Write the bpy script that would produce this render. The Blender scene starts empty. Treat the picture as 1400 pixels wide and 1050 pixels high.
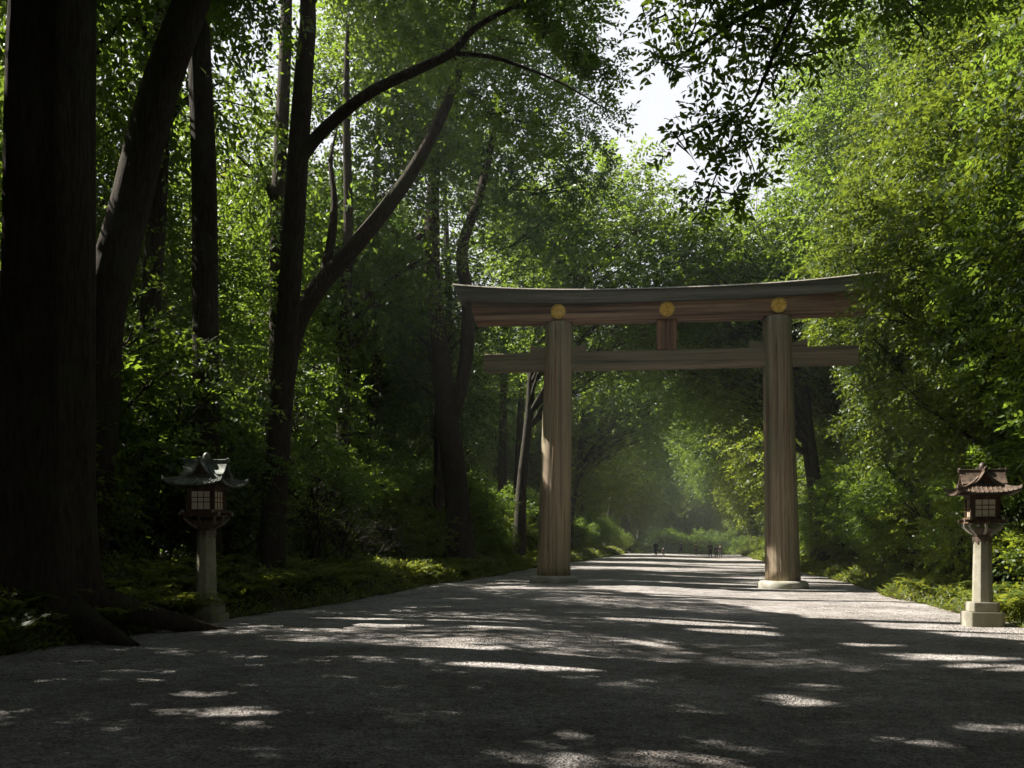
import bpy, bmesh, math, random
import numpy as np
from mathutils import Vector, Matrix
random.seed(7)
R = math.radians
S = bpy.context.scene
COL = S.collection

# ------------------------------------------------------------------ camera, sky, sun, exposure
cam = bpy.data.cameras.new('camera')
cam_o = bpy.data.objects.new('camera', cam)
COL.objects.link(cam_o)
cam_o.location = (0, 0, 1.7)
cam_o.rotation_euler = (R(90), 0, 0)
cam.sensor_width = 36
cam.lens = 36 * 1300 / 1400
cam.shift_y = 216 / 1400
cam.clip_start = 0.1
cam.clip_end = 4000
S.camera = cam_o

TH = math.atan(0.19)                     # the avenue runs 10.8 degrees to the right of the camera axis
DX, DY = math.sin(TH), math.cos(TH)      # along the avenue
NX, NY = math.cos(TH), -math.sin(TH)     # across it, to the right
SUN_EL, SUN_AHEAD = R(47), R(8)
hx = -NX * math.cos(SUN_AHEAD) + DX * math.sin(SUN_AHEAD)
hy = -NY * math.cos(SUN_AHEAD) + DY * math.sin(SUN_AHEAD)
SUN = Vector((hx * math.cos(SUN_EL), hy * math.cos(SUN_EL), math.sin(SUN_EL)))

W = bpy.data.worlds.new('World')
S.world = W
W.use_nodes = True
nt = W.node_tree
nt.nodes.clear()
out = nt.nodes.new('ShaderNodeOutputWorld')
bg = nt.nodes.new('ShaderNodeBackground')
sky = nt.nodes.new('ShaderNodeTexSky')
sky.sky_type = 'NISHITA'
sky.sun_disc = False
sky.sun_elevation = SUN_EL
sky.sun_rotation = math.atan2(hx, hy)
sky.dust_density = 2.0
bg.inputs['Strength'].default_value = 0.05
# thin bright summer cloud over most of the sky
tc = nt.nodes.new('ShaderNodeTexCoord')
nz = nt.nodes.new('ShaderNodeTexNoise')
nz.inputs['Scale'].default_value = 1.6
nz.inputs['Detail'].default_value = 6
cr = nt.nodes.new('ShaderNodeValToRGB')
cr.color_ramp.elements[0].position = 0.44
cr.color_ramp.elements[0].color = (0.06, 0.06, 0.06, 1)
cr.color_ramp.elements[1].position = 0.54
mx = nt.nodes.new('ShaderNodeMix')
mx.data_type = 'RGBA'
mx.inputs['B'].default_value = (6.0, 6.1, 6.5, 1)
nt.links.new(tc.outputs['Generated'], nz.inputs['Vector'])
nt.links.new(nz.outputs['Fac'], cr.inputs['Fac'])
nt.links.new(cr.outputs['Color'], mx.inputs['Factor'])
nt.links.new(sky.outputs['Color'], mx.inputs['A'])
nt.links.new(mx.outputs['Result'], bg.inputs['Color'])
nt.links.new(bg.outputs['Background'], out.inputs['Surface'])

sun = bpy.data.lights.new('sun', 'SUN')
sun.energy = 5.0
sun.angle = R(0.53)
sun.color = (1.0, 0.95, 0.86)
sun_o = bpy.data.objects.new('sun', sun)
COL.objects.link(sun_o)
sun_o.rotation_euler = SUN.to_track_quat('Z', 'Y').to_euler()
sun_o.location = SUN * 200

S.view_settings.view_transform = 'Standard'
S.view_settings.look = 'None'
S.view_settings.gamma = 1
S.view_settings.use_curve_mapping = False
S.view_settings.exposure = 1.7
S.render.engine = 'CYCLES'
S.cycles.max_bounces = 6
S.cycles.diffuse_bounces = 3
S.cycles.glossy_bounces = 2
S.cycles.transmission_bounces = 4
S.cycles.transparent_max_bounces = 4
S.cycles.volume_bounces = 0
S.cycles.use_denoising = True
S.cycles.sample_clamp_indirect = 4
S.cycles.caustics_reflective = False
S.cycles.caustics_refractive = False

# ------------------------------------------------------------------ helpers
def W2(u, v):
    "avenue coordinates (u along, v across) -> world x, y"
    return u * DX + v * NX, u * DY + v * NY

def UV(x, y):
    return x * DX + y * DY, x * NX + y * NY

def sst(a, b, x):
    t = np.clip((np.asarray(x, dtype=float) - a) / (b - a), 0, 1)
    return t * t * (3 - 2 * t)

EL, ER = -9.65, 6.73                      # edges of the gravel avenue

def edge_l(u): return EL + 0.22 * np.sin(u * 0.31) + 0.12 * np.sin(u * 0.83 + 1)
def edge_r(u): return ER + 0.18 * np.sin(u * 0.27 + 2) + 0.10 * np.sin(u * 0.9)

def road_z(u, v):
    u = np.asarray(u, float); v = np.asarray(v, float)
    z = 0.04 - 0.18 * sst(-5, 4, v)
    z = z + 0.012 * np.sin(u * 0.7 + v * 0.5) * np.sin(v * 0.9 - u * 0.21)
    z = z - 0.00045 * np.clip(u - 135, 0, 1e9) ** 2 * (u < 235) - (u >= 235) * (4.5 + 0 * u)
    return z

def ground_z(u, v):
    u = np.asarray(u, float); v = np.asarray(v, float)
    z = road_z(u, np.clip(v, EL, ER))
    dl = edge_l(u) - v
    dr = v - edge_r(u)
    bank = 0.42 * sst(0.0, 1.1, dl) + 0.45 * sst(1.2, 6, dl) + 0.3 * sst(0.0, 1.2, dr) + 0.5 * sst(1.5, 7, dr)
    off = np.maximum(dl, dr)
    bump = 0.12 * np.sin(u * 1.1 + 1.7 * np.sin(v)) * np.sin(v * 0.8 + u * 0.3) + 0.25 * np.sin(u * 0.13 + v * 0.1)
    z = z + bank + bump * sst(0.5, 3, off)
    return z - 0.03 * (1 - sst(-0.3, 0.0, off))

def gz(u, v): return float(ground_z(np.array([u]), np.array([v]))[0])

def link(o, parent=None):
    COL.objects.link(o)
    if parent is not None:
        o.parent = parent
    return o

def tag(o, label=None, cat=None, group=None, kind=None):
    if label: o['label'] = label
    if cat: o['category'] = cat
    if group: o['group'] = group
    if kind: o['kind'] = kind
    return o

def empty(name, loc, rz=0, scale=1):
    o = bpy.data.objects.new(name, None)
    o.empty_display_size = 0.3
    o.location = loc
    o.rotation_euler = (0, 0, rz)
    o.scale = (scale,) * 3
    return link(o)

def mesh_np(name, V, F, mat, smooth=False, attr=None, attrname='rnd'):
    "V (n,3), F (m,k) all faces of k corners"
    me = bpy.data.meshes.new(name)
    V = np.ascontiguousarray(V, dtype=np.float32)
    F = np.ascontiguousarray(F, dtype=np.int32)
    m, k = F.shape
    me.vertices.add(len(V)); me.vertices.foreach_set('co', V.ravel())
    me.loops.add(m * k); me.loops.foreach_set('vertex_index', F.ravel())
    me.polygons.add(m)
    me.polygons.foreach_set('loop_start', np.arange(0, m * k, k, dtype=np.int32))
    if smooth:
        me.polygons.foreach_set('use_smooth', np.ones(m, dtype=bool))
    if attr is not None:
        a = me.attributes.new(attrname, 'FLOAT', 'FACE')
        a.data.foreach_set('value', np.ascontiguousarray(attr, dtype=np.float32))
    me.update(calc_edges=True)
    me.materials.append(mat)
    return me

def obj_me(name, me, parent=None):
    return link(bpy.data.objects.new(name, me), parent)

def bm_obj(name, bm, mat, parent=None, smooth=False):
    me = bpy.data.meshes.new(name)
    bmesh.ops.recalc_face_normals(bm, faces=bm.faces)
    if smooth:
        for f in bm.faces: f.smooth = True
    bm.to_mesh(me); bm.free()
    me.materials.append(mat)
    return obj_me(name, me, parent)

# ------------------------------------------------------------------ materials
def new_mat(name):
    m = bpy.data.materials.new(name); m.use_nodes = True
    n = m.node_tree.nodes; l = m.node_tree.links
    b = n['Principled BSDF']
    return m, n, l, b

def node(n, kind, **kw):
    x = n.new(kind)
    for k, v in kw.items():
        if k in x.inputs: x.inputs[k].default_value = v
        else: setattr(x, k, v)
    return x

def ramp(n, stops):
    r = n.new('ShaderNodeValToRGB')
    e = r.color_ramp.elements
    while len(e) < len(stops): e.new(0.5)
    for i, (p, c) in enumerate(stops):
        e[i].position = p
        e[i].color = (*c, 1) if len(c) == 3 else c
    return r

def leaf_mat(name, dark, light, trans, tf=0.45):
    m = bpy.data.materials.new(name); m.use_nodes = True
    n = m.node_tree.nodes; l = m.node_tree.links
    n.clear()
    o = n.new('ShaderNodeOutputMaterial')
    at = node(n, 'ShaderNodeAttribute', attribute_name='rnd')
    oi = n.new('ShaderNodeObjectInfo')
    add = node(n, 'ShaderNodeMath', operation='MULTIPLY_ADD')
    add.inputs[1].default_value = 0.30
    l.new(oi.outputs['Random'], add.inputs[0])
    sc = node(n, 'ShaderNodeMath', operation='MULTIPLY'); sc.inputs[1].default_value = 0.65
    l.new(at.outputs['Fac'], sc.inputs[0]); l.new(sc.outputs[0], add.inputs[2])
    r1 = ramp(n, [(0.0, dark), (0.55, tuple(0.5 * (a + b) for a, b in zip(dark, light))), (1.0, light)])
    l.new(add.outputs[0], r1.inputs['Fac'])
    r2 = ramp(n, [(0.0, tuple(0.55 * t for t in trans)), (1.0, trans)])
    l.new(add.outputs[0], r2.inputs['Fac'])
    p = n.new('ShaderNodeBsdfPrincipled')
    p.inputs['Roughness'].default_value = 0.46
    p.inputs['Specular IOR Level'].default_value = 0.35
    l.new(r1.outputs['Color'], p.inputs['Base Color'])
    t = n.new('ShaderNodeBsdfTranslucent')
    l.new(r2.outputs['Color'], t.inputs['Color'])
    mix = node(n, 'ShaderNodeMixShader'); mix.inputs[0].default_value = tf
    l.new(p.outputs[0], mix.inputs[1]); l.new(t.outputs[0], mix.inputs[2])
    l.new(mix.outputs[0], o.inputs['Surface'])
    return m

M = {}
M['leaf'] = leaf_mat('leaf_broad', (0.022, 0.054, 0.010), (0.080, 0.130, 0.020), (0.30, 0.44, 0.04))
M['leaf_yellow'] = leaf_mat('leaf_yellow_green', (0.030, 0.064, 0.010), (0.095, 0.130, 0.018), (0.38, 0.46, 0.035), 0.42)
M['leaf_olive'] = leaf_mat('leaf_olive', (0.021, 0.050, 0.009), (0.066, 0.098, 0.015), (0.30, 0.39, 0.035), 0.38)
M['leaf_dark'] = leaf_mat('leaf_evergreen', (0.014, 0.042, 0.012), (0.050, 0.100, 0.022), (0.16, 0.30, 0.03), 0.35)
M['leaf_ground'] = leaf_mat('leaf_ground_cover', (0.030, 0.060, 0.010), (0.100, 0.130, 0.016), (0.40, 0.44, 0.05), 0.42)

def bark_mat(name, c1, c2, sc=1.0):
    m, n, l, b = new_mat(name)
    t = n.new('ShaderNodeTexCoord')
    mp = node(n, 'ShaderNodeMapping'); mp.inputs['Scale'].default_value = (7 * sc, 7 * sc, 1.1 * sc)
    l.new(t.outputs['Object'], mp.inputs[0])
    z = node(n, 'ShaderNodeTexNoise', Scale=2.4, Detail=8.0, Roughness=0.65)
    l.new(mp.outputs[0], z.inputs['Vector'])
    z2 = node(n, 'ShaderNodeTexNoise', Scale=1.3, Detail=4.0)
    l.new(t.outputs['Object'], z2.inputs['Vector'])
    r = ramp(n, [(0.32, tuple(.6 * x for x in c1)), (0.68, tuple(.65 * x for x in c2))])
    l.new(z.outputs['Fac'], r.inputs['Fac'])
    r2 = ramp(n, [(0.5, (0, 0, 0)), (0.72, (1, 1, 1))])
    l.new(z2.outputs['Fac'], r2.inputs['Fac'])
    mx = node(n, 'ShaderNodeMix', data_type='RGBA')
    mx.inputs['B'].default_value = (0.045, 0.055, 0.022, 1)
    s = node(n, 'ShaderNodeMath', operation='MULTIPLY'); s.inputs[1].default_value = 0.5
    l.new(r2.outputs['Color'], s.inputs[0]); l.new(s.outputs[0], mx.inputs['Factor'])
    l.new(r.outputs['Color'], mx.inputs['A'])
    l.new(mx.outputs['Result'], b.inputs['Base Color'])
    b.inputs['Roughness'].default_value = 0.95
    b.inputs['Specular IOR Level'].default_value = 0.15
    bp = node(n, 'ShaderNodeBump', Strength=1.0, Distance=0.09)
    l.new(z.outputs['Fac'], bp.inputs['Height']); l.new(bp.outputs[0], b.inputs['Normal'])
    return m
M['bark'] = bark_mat('bark_brown', (0.028, 0.020, 0.014), (0.105, 0.078, 0.056))
M['bark_grey'] = bark_mat('bark_grey', (0.035, 0.030, 0.024), (0.130, 0.110, 0.085), 1.4)

def wood_mat(name, axis, cols, moss, crack=0.6):
    "weathered cypress timber; axis is the object axis the grain runs along"
    m, n, l, b = new_mat(name)
    t = n.new('ShaderNodeTexCoord')
    def mapped(s_along, s_across):
        mp = node(n, 'ShaderNodeMapping')
        sc = [s_across] * 3; sc[axis] = s_along
        mp.inputs['Scale'].default_value = sc
        l.new(t.outputs['Object'], mp.inputs[0]); return mp
    g = node(n, 'ShaderNodeTexNoise', Scale=1.0, Detail=7.0, Roughness=0.6)
    l.new(mapped(0.10, 5.0).outputs[0], g.inputs['Vector'])
    r = ramp(n, cols)
    l.new(g.outputs['Fac'], r.inputs['Fac'])
    g2 = node(n, 'ShaderNodeTexNoise', Scale=1.0, Detail=3.0)
    l.new(mapped(0.35, 1.3).outputs[0], g2.inputs['Vector'])
    r2 = ramp(n, [(0.42, (0, 0, 0)), (0.68, (1, 1, 1))])
    l.new(g2.outputs['Fac'], r2.inputs['Fac'])
    mx = node(n, 'ShaderNodeMix', data_type='RGBA')
    mx.inputs['B'].default_value = (*moss, 1)
    s = node(n, 'ShaderNodeMath', operation='MULTIPLY'); s.inputs[1].default_value = 0.65
    l.new(r2.outputs['Color'], s.inputs[0]); l.new(s.outputs[0], mx.inputs['Factor'])
    l.new(r.outputs['Color'], mx.inputs['A'])
    c = node(n, 'ShaderNodeTexNoise', Scale=1.0, Detail=2.0, Distortion=0.4)
    l.new(mapped(0.13, 9.0).outputs[0], c.inputs['Vector'])
    r3 = ramp(n, [(0.0, (1, 1, 1)), (0.34, (1, 1, 1)), (0.37, (0.25, 0.22, 0.2)), (0.40, (1, 1, 1))])
    l.new(c.outputs['Fac'], r3.inputs['Fac'])
    mu = node(n, 'ShaderNodeMix', data_type='RGBA', blend_type='MULTIPLY')
    mu.inputs['Factor'].default_value = crack
    l.new(mx.outputs['Result'], mu.inputs['A']); l.new(r3.outputs['Color'], mu.inputs['B'])
    f = node(n, 'ShaderNodeTexNoise', Scale=1.0, Detail=4.0)
    l.new(mapped(1.5, 60.0).outputs[0], f.inputs['Vector'])
    r4 = ramp(n, [(0.3, (0.75, 0.75, 0.75)), (0.7, (1.15, 1.15, 1.15))])
    l.new(f.outputs['Fac'], r4.inputs['Fac'])
    mu2 = node(n, 'ShaderNodeMix', data_type='RGBA', blend_type='MULTIPLY')
    mu2.inputs['Factor'].default_value = 1
    l.new(mu.outputs['Result'], mu2.inputs['A']); l.new(r4.outputs['Color'], mu2.inputs['B'])
    l.new(mu2.outputs['Result'], b.inputs['Base Color'])
    b.inputs['Roughness'].default_value = 0.72
    b.inputs['Specular IOR Level'].default_value = 0.3
    sm = node(n, 'ShaderNodeMath', operation='ADD')
    l.new(g.outputs['Fac'], sm.inputs[0]); l.new(r3.outputs['Color'], sm.inputs[1])
    bp = node(n, 'ShaderNodeBump', Strength=0.5, Distance=0.03)
    l.new(sm.outputs[0], bp.inputs['Height']); l.new(bp.outputs[0], b.inputs['Normal'])
    return m
M['pillar'] = wood_mat('weathered_pillar_timber', 2, [(0.30, (0.07, 0.045, 0.032)), (0.44, (0.24, 0.17, 0.115)), (0.56, (0.38, 0.30, 0.20)), (0.70, (0.25, 0.13, 0.07))], (0.19, 0.20, 0.11), 0.8)
M['beam_red'] = wood_mat('reddish_beam_timber', 0, [(0.34, (0.035, 0.020, 0.016)), (0.47, (0.22, 0.115, 0.068)), (0.60, (0.40, 0.25, 0.16)), (0.72, (0.30, 0.14, 0.08))], (0.13, 0.10, 0.07), 0.7)
M['beam_grey'] = wood_mat('grey_beam_timber', 0, [(0.32, (0.06, 0.048, 0.036)), (0.50, (0.21, 0.160, 0.108)), (0.68, (0.32, 0.24, 0.165))], (0.15, 0.15, 0.09), 0.9)
M['cap'] = wood_mat('grey_green_cap_timber', 0, [(0.32, (0.055, 0.055, 0.048)), (0.50, (0.17, 0.162, 0.138)), (0.70, (0.27, 0.25, 0.215))], (0.13, 0.135, 0.095), 0.6)
M['strut'] = wood_mat('strut_timber', 2, [(0.35, (0.04, 0.022, 0.016)), (0.52, (0.20, 0.10, 0.055)), (0.66, (0.50, 0.28, 0.15))], (0.08, 0.05, 0.035), 0.8)
M['red_wood'] = wood_mat('lantern_red_brown_timber', 2, [(0.3, (0.035, 0.018, 0.012)), (0.55, (0.095, 0.052, 0.028)), (0.75, (0.17, 0.095, 0.05))], (0.10, 0.06, 0.04), 0.4)

def stone_mat(name, c1, c2, moss, mossf=0.5, sc=1.0):
    m, n, l, b = new_mat(name)
    t = n.new('ShaderNodeTexCoord')
    z = node(n, 'ShaderNodeTexNoise', Scale=2.2 * sc, Detail=9.0, Roughness=0.7)
    z2 = node(n, 'ShaderNodeTexNoise', Scale=60.0 * sc, Detail=4.0)
    z3 = node(n, 'ShaderNodeTexNoise', Scale=1.2 * sc, Detail=5.0)
    for q in (z, z2, z3): l.new(t.outputs['Object'], q.inputs['Vector'])
    r = ramp(n, [(0.35, c1), (0.65, c2)]); l.new(z.outputs['Fac'], r.inputs['Fac'])
    r2 = ramp(n, [(0.45, (0, 0, 0)), (0.65, (mossf,) * 3)]); l.new(z3.outputs['Fac'], r2.inputs['Fac'])
    mx = node(n, 'ShaderNodeMix', data_type='RGBA'); mx.inputs['B'].default_value = (*moss, 1)
    l.new(r2.outputs['Color'], mx.inputs['Factor']); l.new(r.outputs['Color'], mx.inputs['A'])
    r4 = ramp(n, [(0.3, (0.7, 0.7, 0.7)), (0.7, (1.2, 1.2, 1.2))]); l.new(z2.outputs['Fac'], r4.inputs['Fac'])
    mu = node(n, 'ShaderNodeMix', data_type='RGBA', blend_type='MULTIPLY'); mu.inputs['Factor'].default_value = 1
    l.new(mx.outputs['Result'], mu.inputs['A']); l.new(r4.outputs['Color'], mu.inputs['B'])
    l.new(mu.outputs['Result'], b.inputs['Base Color'])
    b.inputs['Roughness'].default_value = 0.85
    bp = node(n, 'ShaderNodeBump', Strength=0.35, Distance=0.01)
    l.new(z2.outputs['Fac'], bp.inputs['Height']); l.new(bp.outputs[0], b.inputs['Normal'])
    return m
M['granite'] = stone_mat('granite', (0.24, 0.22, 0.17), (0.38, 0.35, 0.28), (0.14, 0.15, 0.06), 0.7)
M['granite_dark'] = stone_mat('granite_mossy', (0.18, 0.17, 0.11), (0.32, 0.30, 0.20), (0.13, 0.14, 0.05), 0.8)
M['base_stone'] = stone_mat('base_stone', (0.26, 0.25, 0.20), (0.42, 0.39, 0.33), (0.20, 0.21, 0.12), 0.6)

def metal_mat(name, c1, c2, rough, metallic):
    m, n, l, b = new_mat(name)
    t = n.new('ShaderNodeTexCoord')
    z = node(n, 'ShaderNodeTexNoise', Scale=9.0, Detail=6.0); l.new(t.outputs['Object'], z.inputs['Vector'])
    r = ramp(n, [(0.35, c1), (0.65, c2)]); l.new(z.outputs['Fac'], r.inputs['Fac'])
    l.new(r.outputs['Color'], b.inputs['Base Color'])
    b.inputs['Roughness'].default_value = rough
    b.inputs['Metallic'].default_value = metallic
    bp = node(n, 'ShaderNodeBump', Strength=0.2, Distance=0.005)
    l.new(z.outputs['Fac'], bp.inputs['Height']); l.new(bp.outputs[0], b.inputs['Normal'])
    return m
M['gold'] = metal_mat('gilt_metal', (0.80, 0.48, 0.08), (0.95, 0.70, 0.22), 0.5, 0.35)
M['gold_dark'] = metal_mat('gilt_metal_dark', (0.22, 0.12, 0.02), (0.45, 0.28, 0.06), 0.5, 0.7)
M['copper'] = metal_mat('patinated_copper', (0.075, 0.085, 0.070), (0.17, 0.19, 0.155), 0.55, 0.15)
M['copper_brown'] = metal_mat('brown_copper', (0.06, 0.042, 0.030), (0.15, 0.105, 0.075), 0.5, 0.15)
M['fitting'] = metal_mat('pale_fitting', (0.22, 0.20, 0.16), (0.36, 0.33, 0.27), 0.6, 0.2)

m, n, l, b = new_mat('lantern_paper')
b.inputs['Base Color'].default_value = (0.78, 0.68, 0.50, 1); b.inputs['Roughness'].default_value = 0.5
z = node(n, 'ShaderNodeTexNoise', Scale=14.0, Detail=4.0)
r = ramp(n, [(0.3, (0.62, 0.52, 0.36)), (0.7, (0.80, 0.71, 0.54))]); l.new(z.outputs['Fac'], r.inputs['Fac']); l.new(r.outputs['Color'], b.inputs['Base Color'])
M['paper'] = m

# gravel: fine stones, tyre-smoothed sweeps and fallen bits
m, n, l, b = new_mat('gravel')
t = n.new('ShaderNodeTexCoord')
v1 = node(n, 'ShaderNodeTexVoronoi', Scale=42.0); v2 = node(n, 'ShaderNodeTexVoronoi', Scale=17.0)
z1 = node(n, 'ShaderNodeTexNoise', Scale=5.0, Detail=10.0, Roughness=0.8)
z2 = node(n, 'ShaderNodeTexNoise', Scale=0.5, Detail=6.0, Roughness=0.6)
z3 = node(n, 'ShaderNodeTexNoise', Scale=95.0, Detail=3.0)
for q in (v1, v2, z1, z2, z3): l.new(t.outputs['Object'], q.inputs['Vector'])
r1 = ramp(n, [(0.0, (0.19, 0.178, 0.172)), (0.45, (0.45, 0.425, 0.415)), (1.0, (0.70, 0.67, 0.65))])
l.new(v1.outputs['Color'], r1.inputs['Fac'])
r2 = ramp(n, [(0.32, (0.50, 0.47, 0.44)), (0.68, (1.25, 1.24, 1.22))]); l.new(z1.outputs['Fac'], r2.inputs['Fac'])
r3 = ramp(n, [(0.38, (0.72, 0.70, 0.68)), (0.62, (1.14, 1.14, 1.14))]); l.new(z2.outputs['Fac'], r3.inputs['Fac'])
a1 = node(n, 'ShaderNodeMix', data_type='RGBA', blend_type='MULTIPLY'); a1.inputs['Factor'].default_value = 1
a2 = node(n, 'ShaderNodeMix', data_type='RGBA', blend_type='MULTIPLY'); a2.inputs['Factor'].default_value = 1
l.new(r1.outputs['Color'], a1.inputs['A']); l.new(r2.outputs['Color'], a1.inputs['B'])
l.new(a1.outputs['Result'], a2.inputs['A']); l.new(r3.outputs['Color'], a2.inputs['B'])
l.new(a2.outputs['Result'], b.inputs['Base Color'])
b.inputs['Roughness'].default_value = 0.9; b.inputs['Specular IOR Level'].default_value = 0.2
s1 = node(n, 'ShaderNodeMath', operation='MULTIPLY_ADD'); s1.inputs[1].default_value = 1.4
l.new(v2.outputs['Distance'], s1.inputs[0]); l.new(v1.outputs['Distance'], s1.inputs[2])
s2 = node(n, 'ShaderNodeMath', operation='MULTIPLY_ADD'); s2.inputs[1].default_value = 1.6
l.new(z1.outputs['Fac'], s2.inputs[0]); l.new(s1.outputs[0], s2.inputs[2])
bp = node(n, 'ShaderNodeBump', Strength=1.0, Distance=0.045)
l.new(s2.outputs[0], bp.inputs['Height']); l.new(bp.outputs[0], b.inputs['Normal'])
M['gravel'] = m

m, n, l, b = new_mat('forest_floor')
t = n.new('ShaderNodeTexCoord')
z1 = node(n, 'ShaderNodeTexNoise', Scale=6.0, Detail=9.0, Roughness=0.75); z2 = node(n, 'ShaderNodeTexNoise', Scale=0.6, Detail=4.0)
for q in (z1, z2): l.new(t.outputs['Object'], q.inputs['Vector'])
r1 = ramp(n, [(0.3, (0.020, 0.016, 0.010)), (0.55, (0.075, 0.052, 0.032)), (0.75, (0.15, 0.10, 0.065))]); l.new(z1.outputs['Fac'], r1.inputs['Fac'])
mx = node(n, 'ShaderNodeMix', data_type='RGBA'); mx.inputs['B'].default_value = (0.045, 0.065, 0.018, 1)
r2 = ramp(n, [(0.4, (0, 0, 0)), (0.6, (0.7, 0.7, 0.7))]); l.new(z2.outputs['Fac'], r2.inputs['Fac'])
l.new(r2.outputs['Color'], mx.inputs['Factor']); l.new(r1.outputs['Color'], mx.inputs['A']); l.new(mx.outputs['Result'], b.inputs['Base Color'])
b.inputs['Roughness'].default_value = 1.0; b.inputs['Specular IOR Level'].default_value = 0.1
bp = node(n, 'ShaderNodeBump', Strength=0.9, Distance=0.06); l.new(z1.outputs['Fac'], bp.inputs['Height']); l.new(bp.outputs[0], b.inputs['Normal'])
M['soil'] = m

def plain(name, c, rough=0.8):
    m, n, l, b = new_mat(name)
    z = node(n, 'ShaderNodeTexNoise', Scale=30.0, Detail=3.0)
    r = ramp(n, [(0.3, tuple(0.75 * x for x in c)), (0.7, c)]); l.new(z.outputs['Fac'], r.inputs['Fac']); l.new(r.outputs['Color'], b.inputs['Base Color'])
    b.inputs['Roughness'].default_value = rough
    return m

# ------------------------------------------------------------------ ground and avenue
def grid(us, vs, zf, off=0.0):
    U, V = np.meshgrid(us, vs, indexing='ij')
    return U, V, zf(U, V) + off

def grid_faces(nu, nv):
    i = np.arange(nu * nv).reshape(nu, nv)
    return np.stack([i[:-1, :-1], i[1:, :-1], i[1:, 1:], i[:-1, 1:]], -1).reshape(-1, 4)

us = np.concatenate([[-600, -300, -150, -80, -60], np.arange(-40, 90, 0.6), np.arange(90, 260, 2.5), [270, 300, 400, 600]])
vs = np.concatenate([[-600, -400, -200, -100, -60], np.arange(-45, -16, 1.5), np.arange(-16, -8.5, 0.3), np.arange(-8.4, 6, 1.2), np.arange(6.1, 13, 0.3), np.arange(13.5, 45, 1.5), [60, 100, 200, 400, 600]])
U, V, Z = grid(us, vs, ground_z)
X, Y = W2(U, V)
g = obj_me('ground', mesh_np('ground', np.stack([X, Y, Z], -1).reshape(-1, 3), grid_faces(len(us), len(vs))[:, ::-1], M['soil'], True))
tag(g, kind='structure')

us = np.concatenate([np.arange(-40, 70, 0.35), np.arange(70, 232, 1.5)])
tt = np.linspace(0, 1, 60)
U = np.repeat(us[:, None], 60, 1)
V = edge_l(U) + (edge_r(U) - edge_l(U)) * tt[None, :]
V[:, 0] -= 0.12; V[:, -1] += 0.12
Z = road_z(U, V) + 0.004
rr = np.random.default_rng(5)
Z = Z + rr.normal(0, 0.003, Z.shape)
Z[:, 0] -= 0.0; Z[:, -1] -= 0.0
X, Y = W2(U, V)
g = obj_me('avenue', mesh_np('avenue', np.stack([X, Y, Z], -1).reshape(-1, 3), grid_faces(len(us), 60)[:, ::-1], M['gravel'], True))
tag(g, kind='structure')

# loose stones on the nearest gravel
def pebbles():
    N = 18000
    u = 5.5 + 20 * rr.random(N) ** 1.6
    v = EL + 0.2 + rr.random(N) * (ER - EL - 0.4)
    k = (np.abs(v) < u * 0.62 + 1.5)
    u, v = u[k], v[k]; N = len(u)
    x, y = W2(u, v); z = road_z(u, v) + 0.006
    s = 0.006 + 0.011 * rr.random(N) ** 2
    base = np.array([[1, 0, 0], [-.5, .87, 0], [-.5, -.87, 0], [0, 0, 0.75], [0, 0, -0.5]])
    a = rr.random(N) * 6.28
    ca, sa = np.cos(a), np.sin(a)
    j = 1 + 0.35 * (rr.random((N, 5, 3)) - .5) * 2
    P = base[None] * j * s[:, None, None]
    Q = np.stack([P[..., 0] * ca[:, None] - P[..., 1] * sa[:, None], P[..., 0] * sa[:, None] + P[..., 1] * ca[:, None], P[..., 2]], -1)
    Q += np.stack([x, y, z], -1)[:, None, :]
    F = np.array([[0, 1, 3], [1, 2, 3], [2, 0, 3], [1, 0, 4], [2, 1, 4], [0, 2, 4]])
    F = (F[None] + 5 * np.arange(N)[:, None, None]).reshape(-1, 3)
    o = obj_me('loose_gravel', mesh_np('loose_gravel', Q.reshape(-1, 3), F, M['gravel']))
    tag(o, 'loose grey stones scattered over the nearest part of the gravel avenue', 'gravel', kind='stuff')
pebbles()

# ------------------------------------------------------------------ tubes, trunks
def tube(path, radii, seg=12, flute=0.0, fseed=0, flare=None):
    P = np.asarray(path, float); n = len(P)
    rad = np.asarray(radii, float)
    T = np.gradient(P, axis=0); T /= np.linalg.norm(T, axis=1)[:, None]
    up = np.array([1.0, 0, 0]) if abs(T[0][0]) < 0.9 else np.array([0, 1.0, 0])
    a = np.arange(seg) * 2 * math.pi / seg
    rg = np.random.default_rng(fseed)
    ph = rg.random(6) * 6.28
    out = []
    A = np.cross(T[0], up); A /= np.linalg.norm(A)
    for i in range(n):
        A = A - T[i] * A.dot(T[i]); A /= np.linalg.norm(A)
        B = np.cross(T[i], A)
        r = rad[i] * (1 + flute * (np.sin(3 * a + ph[0] + i * .05) * .4 + np.sin(5 * a + ph[1] - i * .07) * .35 + np.sin(9 * a + ph[2] + i * .11) * .25 + np.sin(14 * a + ph[3]) * .15))
        if flare is not None:
            r = r * (1 + flare[i] * (0.5 + 0.5 * np.sin(5 * a + ph[4])) )
        out.append(P[i] + r[:, None] * (np.cos(a)[:, None] * A + np.sin(a)[:, None] * B))
    V = np.concatenate(out)
    i = np.arange(n * seg).reshape(n, seg)
    j = np.roll(i, -1, axis=1)
    F = np.stack([i[:-1], j[:-1], j[1:], i[1:]], -1).reshape(-1, 4)
    return V, F

def join(parts):
    Vs, Fs, o = [], [], 0
    for V, F in parts:
        Vs.append(V); Fs.append(F + o); o += len(V)
    return np.concatenate(Vs), np.concatenate(Fs)

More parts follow.
